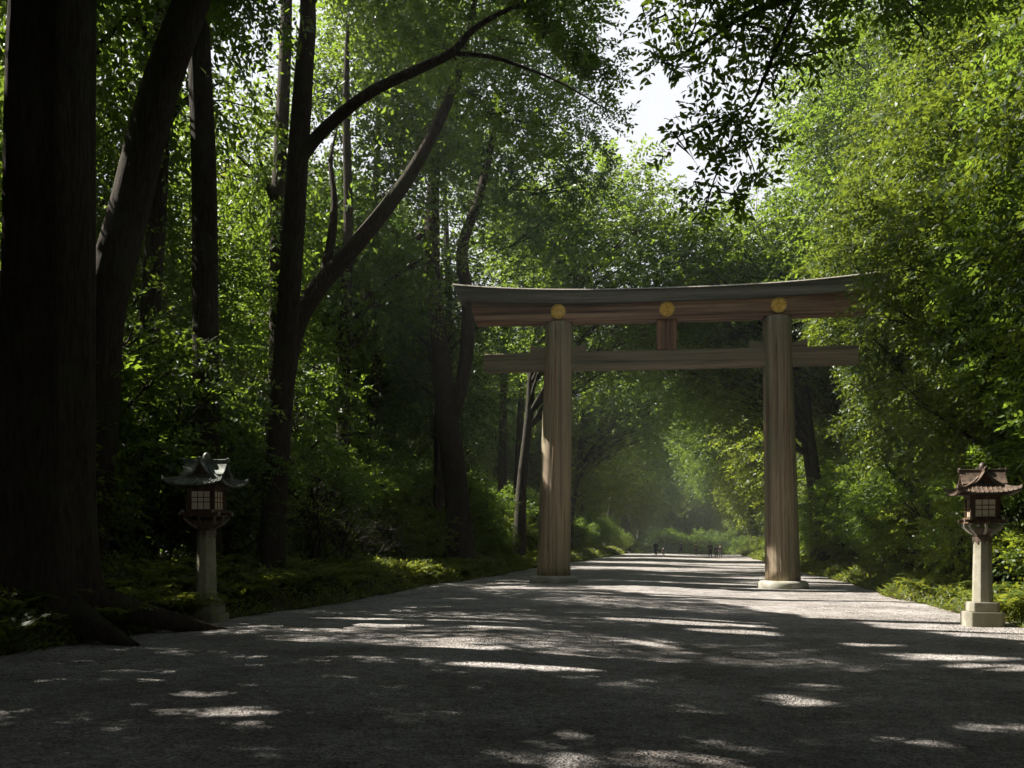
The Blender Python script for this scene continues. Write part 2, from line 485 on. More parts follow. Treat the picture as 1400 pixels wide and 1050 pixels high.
def spline(pts, n):
    "Catmull-Rom through control points (x,y,z,r)"
    P = np.asarray(pts, float)
    P = np.vstack([2 * P[0] - P[1], P, 2 * P[-1] - P[-2]])
    m = len(P) - 3
    out = []
    for t in np.linspace(0, m - 1e-6, n):
        i = int(t); f = t - i
        a, b, c, d = P[i], P[i + 1], P[i + 2], P[i + 3]
        out.append(0.5 * (2 * b + (c - a) * f + (2 * a - 5 * b + 4 * c - d) * f * f + (3 * b - a - 3 * c + d) * f ** 3))
    return np.array(out)

# ------------------------------------------------------------------ leaves
class Leaves:
    "arrays of leaf base points, directions, side vectors, fold normals and sizes"
    def __init__(s, c, d, w, L, r):
        s.c, s.d, s.w, s.L, s.r = c, d, w, L, r
    def cut(s, keep):
        return Leaves(s.c[keep], s.d[keep], s.w[keep], s.L[keep], s.r[keep])
    def __len__(s): return len(s.L)

def leaves_mesh(name, lv, mat, fine=False):
    c, d, w, L = lv.c, lv.d, lv.w, lv.L[:, None]
    nrm = np.cross(d, w)
    wd = 0.48 * L
    if not fine:
        V = np.stack([c, c + d * L * .45 + w * wd * .5 - nrm * L * .05, c + d * L - nrm * L * .10, c + d * L * .45 - w * wd * .5 - nrm * L * .05], 1)
        F = np.arange(len(L) * 4).reshape(-1, 4)
        return mesh_np(name, V.reshape(-1, 3), F, mat, False, lv.r)
    # pointed leaf of four faces folded along the midrib
    V = np.stack([c, c + d * L * .30 + w * wd * .46 + nrm * L * .05, c + d * L * .35 - nrm * L * .01, c + d * L * .30 - w * wd * .46 + nrm * L * .05,
                  c + d * L * .66 + w * wd * .36 + nrm * L * .01, c + d * L * .68 - nrm * L * .06, c + d * L * .66 - w * wd * .36 + nrm * L * .01, c + d * L - nrm * L * .16], 1)
    f = np.array([[0, 1, 2], [0, 2, 3], [1, 4, 2], [4, 5, 2], [3, 2, 6], [2, 5, 6], [4, 7, 5], [5, 7, 6]])
    F = (f[None] + 8 * np.arange(len(L))[:, None, None]).reshape(-1, 3)
    return mesh_np(name, V.reshape(-1, 3), F, mat, False, np.repeat(lv.r, 8))

def unit(a): return a / np.maximum(np.linalg.norm(a, axis=-1, keepdims=True), 1e-9)

def sprays(p, t, nl, step, L0, rg, flat=0.55):
    "leafy twigs: p start points, t directions; nl leaves each"
    n = len(p)
    up = np.array([0, 0, 1.0])
    nn = unit(up + flat * rg.normal(size=(n, 3)))
    s = unit(np.cross(t, nn)); nn = np.cross(s, t)
    k = np.arange(nl)
    sag = -(k / nl) ** 2 * 0.22 * step * nl
    cc = p[:, None, :] + t[:, None, :] * (k * step)[None, :, None] + up * sag[None, :, None]
    side = np.where(k % 2 == 0, 1.0, -1.0)[None, :, None]
    dd = unit(t[:, None, :] * (0.65 + 0.3 * rg.random((n, nl, 1))) + s[:, None, :] * side * (0.75 + 0.3 * rg.random((n, nl, 1))) + 0.22 * rg.normal(size=(n, nl, 3)) - up * 0.15)
    wn = unit(nn[:, None, :] + 0.6 * rg.normal(size=(n, nl, 3)))
    ww = unit(np.cross(wn, dd))
    L = L0 * (0.65 + 0.7 * rg.random((n, nl)))
    r = np.clip(0.5 * rg.random((n, 1)) + 0.5 * rg.random((n, nl)), 0, 1)
    return Leaves(cc.reshape(-1, 3), dd.reshape(-1, 3), ww.reshape(-1, 3), L.ravel(), r.ravel())

def make_tree_data(seed, H, rx, z0, nlobe, nspray, L0, nl=11, trunk_r=0.3, lobe_r=(0.24, 0.42), top_bias=0.0, lean=0.0, off=0.0):
    "returns woody mesh arrays and leaf arrays for one tree, base at the origin"
    rg = np.random.default_rng(seed)
    # trunk (it leans out under an offset crown)
    wob = rg.normal(size=(6, 2)) * 0.18
    ctl = []
    for i, f in enumerate(np.linspace(0, 0.92, 6)):
        ctl.append((wob[i, 0] * f * 3 * 0.6 + off * .8 * f ** 1.6, wob[i, 1] * f * 3 * 0.6, f * H - (0.5 if i == 0 else 0), trunk_r * (1 - 0.8 * f) * (1.3 if i == 0 else .25 if i == 5 else 1)))
    tr = spline(ctl, 26)
    wood = [tube(tr[:, :3], tr[:, 3], 9, 0.10, seed)]
    # lobes of foliage
    cz, hz = (H + z0) / 2, (H - z0) / 2
    lob = []
    tries = 0
    while len(lob) < nlobe and tries < 5000:
        tries += 1
        q = unit(rg.normal(size=3)) * (rg.random() ** 0.45)
        c = np.array([off + q[0] * rx * .8, q[1] * rx * .8, cz + q[2] * hz * .88])
        if top_bias and rg.random() < top_bias and q[2] < 0: continue
        rad = rx * rg.uniform(*lobe_r)
        if all(np.linalg.norm((c - a) * [1, 1, 1.2]) > 0.55 * (rad + b) for a, b in lob):
            lob.append((c, rad))
    lv = []
    for c, rad in lob:
        # limb to the lobe
        zt = max(z0 * 0.8, c[2] - (0.5 + 0.6 * np.hypot(c[0], c[1])))
        i0 = int(np.argmin(np.abs(tr[:, 2] - zt)))
        a = tr[i0, :3]
        mid = (a + c) / 2 + np.array([0, 0, 0.12 * np.linalg.norm(c - a)]) + rg.normal(size=3) * 0.25
        sp = spline([(*a, tr[i0, 3] * .45), (*mid, tr[i0, 3] * .28 + .01), (*(c + (c - a) * .1), 0.018)], 7)
        wood.append(tube(sp[:, :3], sp[:, 3], 5, 0, seed))
        for q in range(3):                     # secondary twigs inside the lobe
            e = c + unit(rg.normal(size=3)) * rad * .9
            sp2 = spline([(*mid, .03), (*((c + e) / 2 + rg.normal(size=3) * .1), .02), (*e, .008)], 4)
            wood.append(tube(sp2[:, :3], sp2[:, 3], 3, 0, seed))
        ns = int(nspray * (rad / (rx * .33)) ** 2)
        q = unit(rg.normal(size=(ns, 3)) * [1, 1, 0.9] + [0, 0, 0.35])
        rr_ = rad * (0.35 + 0.75 * rg.random((ns, 1)) ** 0.6)
        p = c + q * rr_ * [1.05, 1.05, 0.72]
        outw = unit((p - [off, 0, cz]) * [1, 1, .3])
        t = unit(q * [1, 1, .5] + outw * .6 + rg.normal(size=(ns, 3)) * .45 + [0, 0, -0.12])
        lv.append(sprays(p, t, nl, L0 * 0.42, L0, rg))
    L = Leaves(*[np.concatenate([getattr(a, k) for a in lv]) for k in ('c', 'd', 'w', 'L', 'r')])
    return wood, L

# canopy openings: where the sun gets through to the ground (avenue coordinates: u, v, half-length u, half-width v)
def g2(px, py, z=0.0):
    Yd = (1.7 - z) * 1300 / (py - 741)
    return UV((px - 700) / 1300 * Yd, Yd)
GLADE = [(17.8, 6.6), (20.5, 4.4), (25.0, 2.0), (29.5, 0.2), (33.0, -2.6), (35.8, -4.4), (37.5, -2), (39.0, 3.0), (36.5, 7.6), (30, 7.8), (24.5, 10), (20, 10)]
SPOTS = [(7.7, -0.6, 0.37, 0.87), (8.5, -1.0, 0.26, 0.26), (8.5, 0.3, 0.28, 0.28), (11.1, 1.0, 0.37, 0.34), (9.6, 0.8, 0.24, 0.24), (9.1, 1.8, 0.21, 0.39), (10.1, 2.8, 0.21, 0.32), (14.4, -9.1, 0.31, 0.29), (13.6, -8.5, 0.32, 0.51), (13.1, -7.7, 0.34, 0.87), (14.2, -6.8, 0.39, 0.52), (16.9, -8.3, 0.69, 1.1), (17.1, -6.6, 0.55, 0.33), (11.3, -8.5, 0.19, 0.43), (11.9, -8.3, 0.21, 0.5), (10.7, -7.2, 0.23, 0.49), (10.5, -6.2, 0.22, 0.35), (11.7, -5.8, 0.26, 0.19), (9.5, -5.3, 0.22, 0.28), (10.4, -5.0, 0.26, 0.24), (8.6, -4.4, 0.25, 0.46), (8.1, -3.8, 0.22, 0.21), (7.6, -5.1, 0.16, 0.14), (14.1, -5.4, 0.38, 0.63), (18.4, -5.7, 0.55, 0.52), (14.5, -4.0, 0.49, 0.84), (15.7, -3.8, 0.45, 0.41), (12.7, -2.2, 0.36, 1.02), (16.6, -0.6, 0.49, 0.42), (21.3, 0.1, 0.8, 1.55), (19.3, 0.8, 0.49, 0.85), (16.2, 3.9, 0.44, 0.92), (15.0, 4.3, 0.37, 0.52), (13.2, -3.4, 0.24, 0.52), (18.5, -3.5, 0.39, 0.85), (18.2, 3.1, 0.42, 0.79),
         (31.0, -12.0, 2.2, 1.4), (24.0, -11.5, 1.2, 0.8), (40.0, -11.2, 2.5, 1.3), (22.0, -12.5, .8, .7), (41.8, .5, .9, 5), (45.5, -1.0, 1.1, 6), (51.5, 1.0, 1.6, 6), (57, 0, 1.4, 7), (62, -1, 2.0, 7), (70, -1, 2.2, 7), (33.0, -10.6, 6.5, 1.1), (47.0, -10.5, 2.2, 1.4), (55.0, -10.5, 2.5, 1.2)]

def inside(poly, a, b):
    r = np.zeros(a.shape, bool)
    n = len(poly)
    for i in range(n):
        (x1, y1), (x2, y2) = poly[i], poly[(i + 1) % n]
        c = ((y1 > b) != (y2 > b)) & (a < (x2 - x1) * (b - y1) / (y2 - y1 + 1e-12) + x1)
        r ^= c
    return r

def lets_sun_through(P):
    "True for leaves that stand in one of the canopy openings"
    k = P[:, 2] / SUN.z
    x, y = P[:, 0] - SUN.x * k, P[:, 1] - SUN.y * k
    u, v = UV(x, y)
    wob = 0.35 * np.sin(u * 3.1 + v * 1.3) + 0.3 * np.sin(v * 4.3 - u)
    m = inside(GLADE, u + wob * .5, v + wob * .35)
    fine = np.sin(u * 9.1 + 3 * np.sin(v * 2.3)) * np.sin(v * 7.7 + 2 * np.sin(u * 3.1))
    # broken light through the crowns: holes high up let the sun onto the leaves below them
    q = np.sin(u * 2.1 + 1.5 * np.sin(.6 * v)) * np.sin(v * 1.9 + 1.3 * np.sin(.5 * u)) + .35 * np.sin(u * 5.3 + v * 2.2) * np.sin(v * 4.7 - u)
    m |= (v < -9.2) & (q > -.02)
    m |= (v >= -9.2) & (v < -6.0) & (P[:, 2] > 9.5) & (q > .12)
    m |= (v > 8.6) & (P[:, 2] > 17) & (q > .5) & (u > 14)
    m |= (u > 42) & (np.sin(u * 1.15 + 1.2 * np.sin(u * .31) + .35 * v + .8 * np.sin(v * .7 + u * .2)) > -.1) & (v > -11) & (v < 8)
    for (a, b, c, d) in SPOTS:
        m |= (((u - a + wob * .22 * min(1, c * 2)) / (c * 1.25)) ** 2 + ((v - b + wob * .3) / (d * 1.25)) ** 2 + .45 * fine) < .9
    return m

def in_sky_gap(P):
    "the strip of open sky over the avenue"
    u, v = UV(P[:, 0], P[:, 1])
    hgt = np.clip(P[:, 2] - 1.7, 0, 40)
    w = 0.5 * np.sin(u * .9) + .5 * np.sin(P[:, 2] * .8 + u * .5)
    lo, hi = -.3 - .150 * hgt + w, .5 + .200 * hgt + w
    return (v > lo) & (v < hi) & (u > 23 + w) & (u < 58 + 3 * w)

def in_clear(P):
    "room kept free over the gravel and round the gate"
    u, v = UV(P[:, 0], P[:, 1])
    w = 0.4 * np.sin(u * 1.3) + .3 * np.sin(P[:, 2] * 2 + u)
    road = (v > -8.6 + w + .12 * P[:, 2]) & (v < 6.3 + w - .12 * P[:, 2]) & (P[:, 2] < 6.5 + w)
    gate = (u > 35.6) & (u < 41) & (v > -10.2) & (v < 8.6) & (P[:, 2] < 12.6)
    front = (u > 6) & (u < 38) & (v > -8.4 + w) & (v < 4.6 + w) & (P[:, 2] < 9)
    return road | gate | front

KINDS = {}
def tree_kind(key, mat, bark, **kw):
    wood, lv = make_tree_data(**kw)
    W_ = join(wood)
    KINDS[key] = dict(wood=mesh_np(key + '_trunk', W_[0], W_[1], M[bark], True), lv=lv, tubes=wood, bark=M[bark],
                      crown=leaves_mesh(key + '_crown', lv, M[mat]), mat=M[mat])
tree_kind('tall', 'leaf', 'bark', seed=1, H=25, rx=5.6, z0=8, nlobe=60, nspray=86, L0=0.225, trunk_r=0.36)
tree_kind('column', 'leaf_olive', 'bark_grey', seed=2, H=20, rx=4.2, z0=2.5, nlobe=70, nspray=185, L0=0.175, trunk_r=0.24, lobe_r=(0.17, 0.30))
tree_kind('round', 'leaf', 'bark', seed=3, H=14, rx=3.9, z0=2.2, nlobe=66, nspray=66, L0=0.17, trunk_r=0.2)
tree_kind('dark', 'leaf_dark', 'bark', seed=4, H=22, rx=4.8, z0=4.0, nlobe=90, nspray=80, L0=0.20, trunk_r=0.3)
tree_kind('far', 'leaf_yellow', 'bark_grey', seed=5, H=24, rx=6.2, z0=4.0, nlobe=80, nspray=44, L0=0.32, trunk_r=0.33)
tree_kind('bush', 'leaf', 'bark', seed=6, H=4.6, rx=2.2, z0=0.3, nlobe=22, nspray=62, L0=0.125, trunk_r=0.07, nl=10)
tree_kind('low_bush', 'leaf_yellow', 'bark', seed=8, H=3.0, rx=1.8, z0=0.15, nlobe=18, nspray=56, L0=0.12, trunk_r=0.05, nl=10)

tree_kind('arch', 'leaf', 'bark_grey', seed=15, H=24, rx=6.4, z0=9.5, nlobe=84, nspray=66, L0=0.26, trunk_r=0.36, off=5.0)

used = {}
NTREE = 0
def put_tree(key, u, v, rz, sc, label, group=None, name='tree', cat='tree', open_up=True, sz=1.0, tilt=(0, 0)):
    "one tree: an Empty with the children trunk and crown"
    x, y = W2(u, v)
    e = bpy.data.objects.new(name, None); link(e)
    e.location = (x, y, gz(u, v) - 0.05)
    e.rotation_euler = (tilt[0], tilt[1], rz)
    e.scale = (sc, sc, sc * sz)
    tag(e, label, cat, group)
    K = KINDS[key]
    wm = K['wood']
    me = K['crown']
    if open_up:
        Mx = np.array(Matrix.LocRotScale(e.location, e.rotation_euler, e.scale))
        P = K['lv'].c @ Mx[:3, :3].T + Mx[:3, 3]
        rg = np.random.default_rng(int(u * 13 + v * 7) % 9999)
        bad = in_clear(P)
        if 'bush' in key and v < 0:          # the low gap that lights the verge by the twin-stemmed tree
            k_ = P[:, 2] / SUN.z; u_, v_ = UV(P[:, 0] - SUN.x * k_, P[:, 1] - SUN.y * k_)
            bad = bad | ((u_ > 26.5) & (u_ < 40) & (v_ > -11.6 + .3 * np.sin(u_ * 2)) & (v_ < -9.2))
        if 'bush' not in key and not (v > 8 and u > 15): bad = bad | (lets_sun_through(P) & (rg.random(len(P)) < 0.985)) | in_sky_gap(P)
        if 'bush' not in key and bad.mean() > .8:      # nothing left of it but a bare pole
            bpy.data.objects.remove(e); return None
        if bad.mean() > ((0.22 if not (22 < u < 42 and v < 0) else .04) if 'bush' in key else 0.05 if u < 14 else 0.30 if u > 72 else 0.02):
            me = leaves_mesh(key + '_crown', K['lv'].cut(~bad), K['mat'])
            if 'bush' not in key:          # limbs whose foliage is missing are missing too
                keep = [K['tubes'][0]]
                for V_, F_ in K['tubes'][1:]:
                    Q = V_ @ Mx[:3, :3].T + Mx[:3, 3]
                    if (lets_sun_through(Q) | in_sky_gap(Q) | in_clear(Q)).mean() < .12: keep.append((V_, F_))
                V_, F_ = join(keep)
                wm = mesh_np(key + '_trunk', V_, F_, K['bark'], True)
    t = obj_me('trunk' if 'bush' not in key else 'stem', wm, e)
    c = obj_me('crown' if 'bush' not in key else 'foliage', me, e)
    c['kind'] = 'stuff'
    return e

# ------------------------------------------------------------------ the gate (torii)
GU, GV = UV(6.215, 38.25)
GA = R(-7)                                 # its beams run 7 degrees off the camera's own right
gate = empty('torii_gate', (6.215, 38.25, 0), GA)
tag(gate, 'huge weathered timber torii gate standing across the gravel avenue', 'gate')

def lathe_obj(name, prof, mat, parent, loc=(0, 0, 0), seg=40, lean=(0, 0), smooth=True):
    bm = bmesh.new()
    rings = []
    for r, z in prof:
        rings.append([bm.verts.new((loc[0] + lean[0] * (z - prof[0][1]) + r * math.cos(a), loc[1] + lean[1] * (z - prof[0][1]) + r * math.sin(a), loc[2] + z)) for a in [2 * math.pi * k / seg for k in range(seg)]])
    for a, b_ in zip(rings[:-1], rings[1:]):
        for k in range(seg):
            bm.faces.new((a[k], a[(k + 1) % seg], b_[(k + 1) % seg], b_[k]))
    bm.faces.new(rings[0][::-1]); bm.faces.new(rings[-1])
    o = bm_obj(name, bm, mat, parent, smooth)
    return o

def pillar(sx, gzv, top):
    # built round its own foot so that the timber grain follows it
    rg = random.Random(int(sx * 10))
    bm = bmesh.new(); seg = 72; rings = []
    ph = [rg.random() * 6.28 for _ in range(5)]
    n = 26
    for i in range(n):
        f = i / (n - 1); z = gzv + 0.30 + f * (top - gzv - 0.30)
        r0 = 0.675 - 0.125 * f
        if i == 0: r0 *= 1.02
        ring = []
        for k in range(seg):
            a = 2 * math.pi * k / seg
            r = r0 * (1 + 0.006 * math.sin(6 * a + ph[0] + f) + 0.004 * math.sin(13 * a + ph[1]))
            # narrow drying cracks running up the shaft
            for c_, w_, d_ in ((ph[2], .035, .03), (ph[3], .03, .022), (ph[4], .025, .018), (4.4, .03, .022), (5.2, .028, .02)):
                dd = (a - c_ - .05 * math.sin(f * 5 + c_) + math.pi) % (2 * math.pi) - math.pi
                r -= d_ * math.exp(-(dd / w_) ** 2)
            ring.append(bm.verts.new((r * math.cos(a), r * math.sin(a), z)))
        rings.append(ring)
    for i, ring in enumerate(rings):
        f = i / (n - 1)
        for v in ring: v.co.x += -math.copysign(0.23, sx) * f
    for a, b_ in zip(rings[:-1], rings[1:]):
        for k in range(seg):
            bm.faces.new((a[k], a[(k + 1) % seg], b_[(k + 1) % seg], b_[k]))
    bm.faces.new(rings[0][::-1]); bm.faces.new(rings[-1])
    o = bm_obj('pillar', bm, M['pillar'], gate, True)
    o.location = (sx, 0, 0)
    st = lathe_obj('base_stone', [(0.86, -0.25), (0.95, -0.12), (0.985, 0.05), (0.98, 0.20), (0.93, 0.275), (0.85, 0.305), (0.60, 0.315)], M['base_stone'], gate, (sx, 0, gzv), 48)
    return o
pl = pillar(-4.55, 0.03, 10.60)
pr = pillar(4.55, -0.135, 10.60)
pl['label'] = 'left pillar, greenish with a reddish right side'
pr['label'] = 'right pillar, browner and mossy'

def beam(name, half_b, half_t, zb, zt, dep_b, dep_t, curve_b, curve_t, mat, parent, n=56, roof=0.0, bev=0.02, pw=2.6):
    "beam along x; bottom/top half lengths, z and depths; ends sweep up"
    bm = bmesh.new(); rings = []
    for i in range(n + 1):
        f = -1 + 2 * i / n
        cb, ct = curve_b * abs(f) ** pw, curve_t * abs(f) ** pw
        xb, xt = half_b * f, half_t * f
        x1, x2 = xb, xt
        B = dep_b / 2; T = dep_t / 2
        pts = [(x1, -B + bev, zb + cb), (x1, -B, zb + cb + bev), (x2, -T, zt + ct - bev), (x2, -T + bev, zt + ct)]
        if roof:
            pts += [(x2, 0, zt + ct + roof)]
        pts += [(x2, T - bev, zt + ct), (x2, T, zt + ct - bev), (x1, B, zb + cb + bev), (x1, B - bev, zb + cb)]
        rings.append([bm.verts.new(p) for p in pts])
    k = len(rings[0])
    for a, b_ in zip(rings[:-1], rings[1:]):
        for j in range(k):
            bm.faces.new((a[j], a[(j + 1) % k], b_[(j + 1) % k], b_[j]))
    bm.faces.new(rings[0][::-1]); bm.faces.new(rings[-1])
    return bm_obj(name, bm, mat, parent)

ZN0, ZN1 = 8.67, 9.39
beam('tie_beam', 7.40, 7.40, ZN0, ZN1, 0.46, 0.46, 0, 0, M['beam_grey'], gate, n=20)
beam('second_lintel', 7.72, 7.95, 10.60, 11.262, 0.82, 0.84, 0.06, 0.265, M['beam_red'], gate)
beam('top_lintel', 8.36, 8.54, 11.270, 11.72, 1.16, 1.34, 0.27, 0.40, M['cap'], gate)
cp = beam('lintel_cap', 8.60, 8.62, 11.724, 11.775, 1.46, 1.40, 0.402, 0.42, M['fitting'], gate, roof=0.16, bev=0.01)  # pale material stands in for sunlight along the top edge
cp['label'] = 'thin metal-clad cap along the top of the gate, coloured pale as if sunlit'
# joint line in the middle of the top lintel, a dark scarf seam left open between two planks
bm = bmesh.new(); bmesh.ops.create_cube(bm, size=1, matrix=Matrix.Translation((0.04, -0.648, 11.50)) @ Matrix.Diagonal((0.03, 0.02, 0.40, 1)))
bm_obj('joint_strip', bm, M['strut'], gate)
# strut between the beams
bm = bmesh.new(); bmesh.ops.create_cube(bm, size=1, matrix=Matrix.Translation((0, 0, (ZN1 + 10.6) / 2)) @ Matrix.Diagonal((0.80, 0.56, 10.6 - ZN1 + 0.01, 1)))
bmesh.ops.bevel(bm, geom=[e for e in bm.edges], offset=0.025, segments=2, affect='EDGES')
bm_obj('centre_strut', bm, M['strut'], gate)
# wedges driven in above the tie beam on both sides of each pillar
for sx in (-4.55, 4.55):
    pxx = sx - math.copysign(0.19, sx)
    for s in (-1, 1):
        bm = bmesh.new()
        x0, x1 = pxx + s * 0.50, pxx + s * 1.12
        q = [(x0, ZN1 + 0.004), (x1, ZN1 + 0.004), (x1, ZN1 + 0.32), (x0, ZN1 + 0.17)]
        a = [bm.verts.new((x, -0.16, z)) for x, z in q]; b_ = [bm.verts.new((x, 0.16, z)) for x, z in q]
        bm.faces.new(a); bm.faces.new(b_[::-1])
        for k in range(4): bm.faces.new((a[k], b_[k], b_[(k + 1) % 4], a[(k + 1) % 4]))
        bmesh.ops.recalc_face_normals(bm, faces=bm.faces)
        bmesh.ops.bevel(bm, geom=[e for e in bm.edges], offset=0.012, segments=1, affect='EDGES')
        bm_obj('wedge', bm, M['beam_grey'], gate)

# gilt sixteen-petalled crests
def crest(x, z, y):
    bm = bmesh.new()
    Rr = 0.285
    bmesh.ops.create_cone(bm, cap_ends=True, segments=48, radius1=Rr, radius2=Rr * .97, depth=0.05, matrix=Matrix.Translation((x, y, z)) @ Matrix.Rotation(R(90), 4, 'X'))
    o = bm_obj('crest', bm, M['gold_dark'], gate)  # darker gilt ground behind the petals
    bm = bmesh.new()
    for k in range(16):
        a = 2 * math.pi * k / 16
        ca, sa = math.cos(a), math.sin(a)
        prof = [(0.055, .010), (0.16, .030), (0.215, .040), (0.255, .030), (0.272, 0.0)]
        ctr = [bm.verts.new((x + r * ca, y - 0.025 - (0.028 if j < 4 else 0.006), z + r * sa)) for j, (r, w) in enumerate(prof)]
        Lf = [bm.verts.new((x + r * ca - w * sa, y - 0.027, z + r * sa + w * ca)) for r, w in prof]
        Rt = [bm.verts.new((x + r * ca + w * sa, y - 0.027, z + r * sa - w * ca)) for r, w in prof]
        for j in range(4):
            bm.faces.new((Lf[j], Lf[j + 1], ctr[j + 1], ctr[j])); bm.faces.new((ctr[j], ctr[j + 1], Rt[j + 1], Rt[j]))
    bmesh.ops.remove_doubles(bm, verts=bm.verts, dist=1e-5)
    bm_obj('petals', bm, M['gold'], o)
    bm = bmesh.new()
    bmesh.ops.create_uvsphere(bm, u_segments=16, v_segments=8, radius=0.055, matrix=Matrix.Translation((x, y - 0.03, z)) @ Matrix.Diagonal((1, .6, 1, 1)))
    bm_obj('centre_boss', bm, M['gold'], o, True)
    bm = bmesh.new()
    n = 48; r1, r2 = 0.272, 0.292
    vv = [[bm.verts.new((x + r * math.cos(6.28318 * k / n), y + yy, z + r * math.sin(6.28318 * k / n))) for k in range(n)] for r, yy in ((r1, -.03), (r1, -.05), (r2, -.05), (r2, .02))]
    for a_, b2 in zip(vv[:-1], vv[1:]):
        for k in range(n): bm.faces.new((a_[k], a_[(k + 1) % n], b2[(k + 1) % n], b2[k]))
    bm_obj('rim', bm, M['gold'], o)
for x in (-4.33, 0.0, 4.33): crest(x, 10.96 + (0.03 if x else 0.0), -0.445)

# ------------------------------------------------------------------ lanterns
def prism(bm, n, r1, r2, z1, z2, rot=0.0):
    a = [bm.verts.new((r1 * math.cos(rot + 2 * math.pi * k / n), r1 * math.sin(rot + 2 * math.pi * k / n), z1)) for k in range(n)]
    b_ = [bm.verts.new((r2 * math.cos(rot + 2 * math.pi * k / n), r2 * math.sin(rot + 2 * math.pi * k / n), z2)) for k in range(n)]
    for k in range(n): bm.faces.new((a[k], a[(k + 1) % n], b_[(k + 1) % n], b_[k]))
    bm.faces.new(a[::-1]); bm.faces.new(b_)

def box(bm, x0, x1, y0, y1, z0, z1):
    bmesh.ops.create_cube(bm, size=1, matrix=Matrix.Translation(((x0 + x1) / 2, (y0 + y1) / 2, (z0 + z1) / 2)) @ Matrix.Diagonal((abs(x1 - x0), abs(y1 - y0), abs(z1 - z0), 1)))

def bevel_all(bm, w, seg=1):
    bmesh.ops.recalc_face_normals(bm, faces=bm.faces)
    bmesh.ops.bevel(bm, geom=[e for e in bm.edges if e.calc_face_angle(0) > 0.3], offset=w, segments=seg, affect='EDGES')

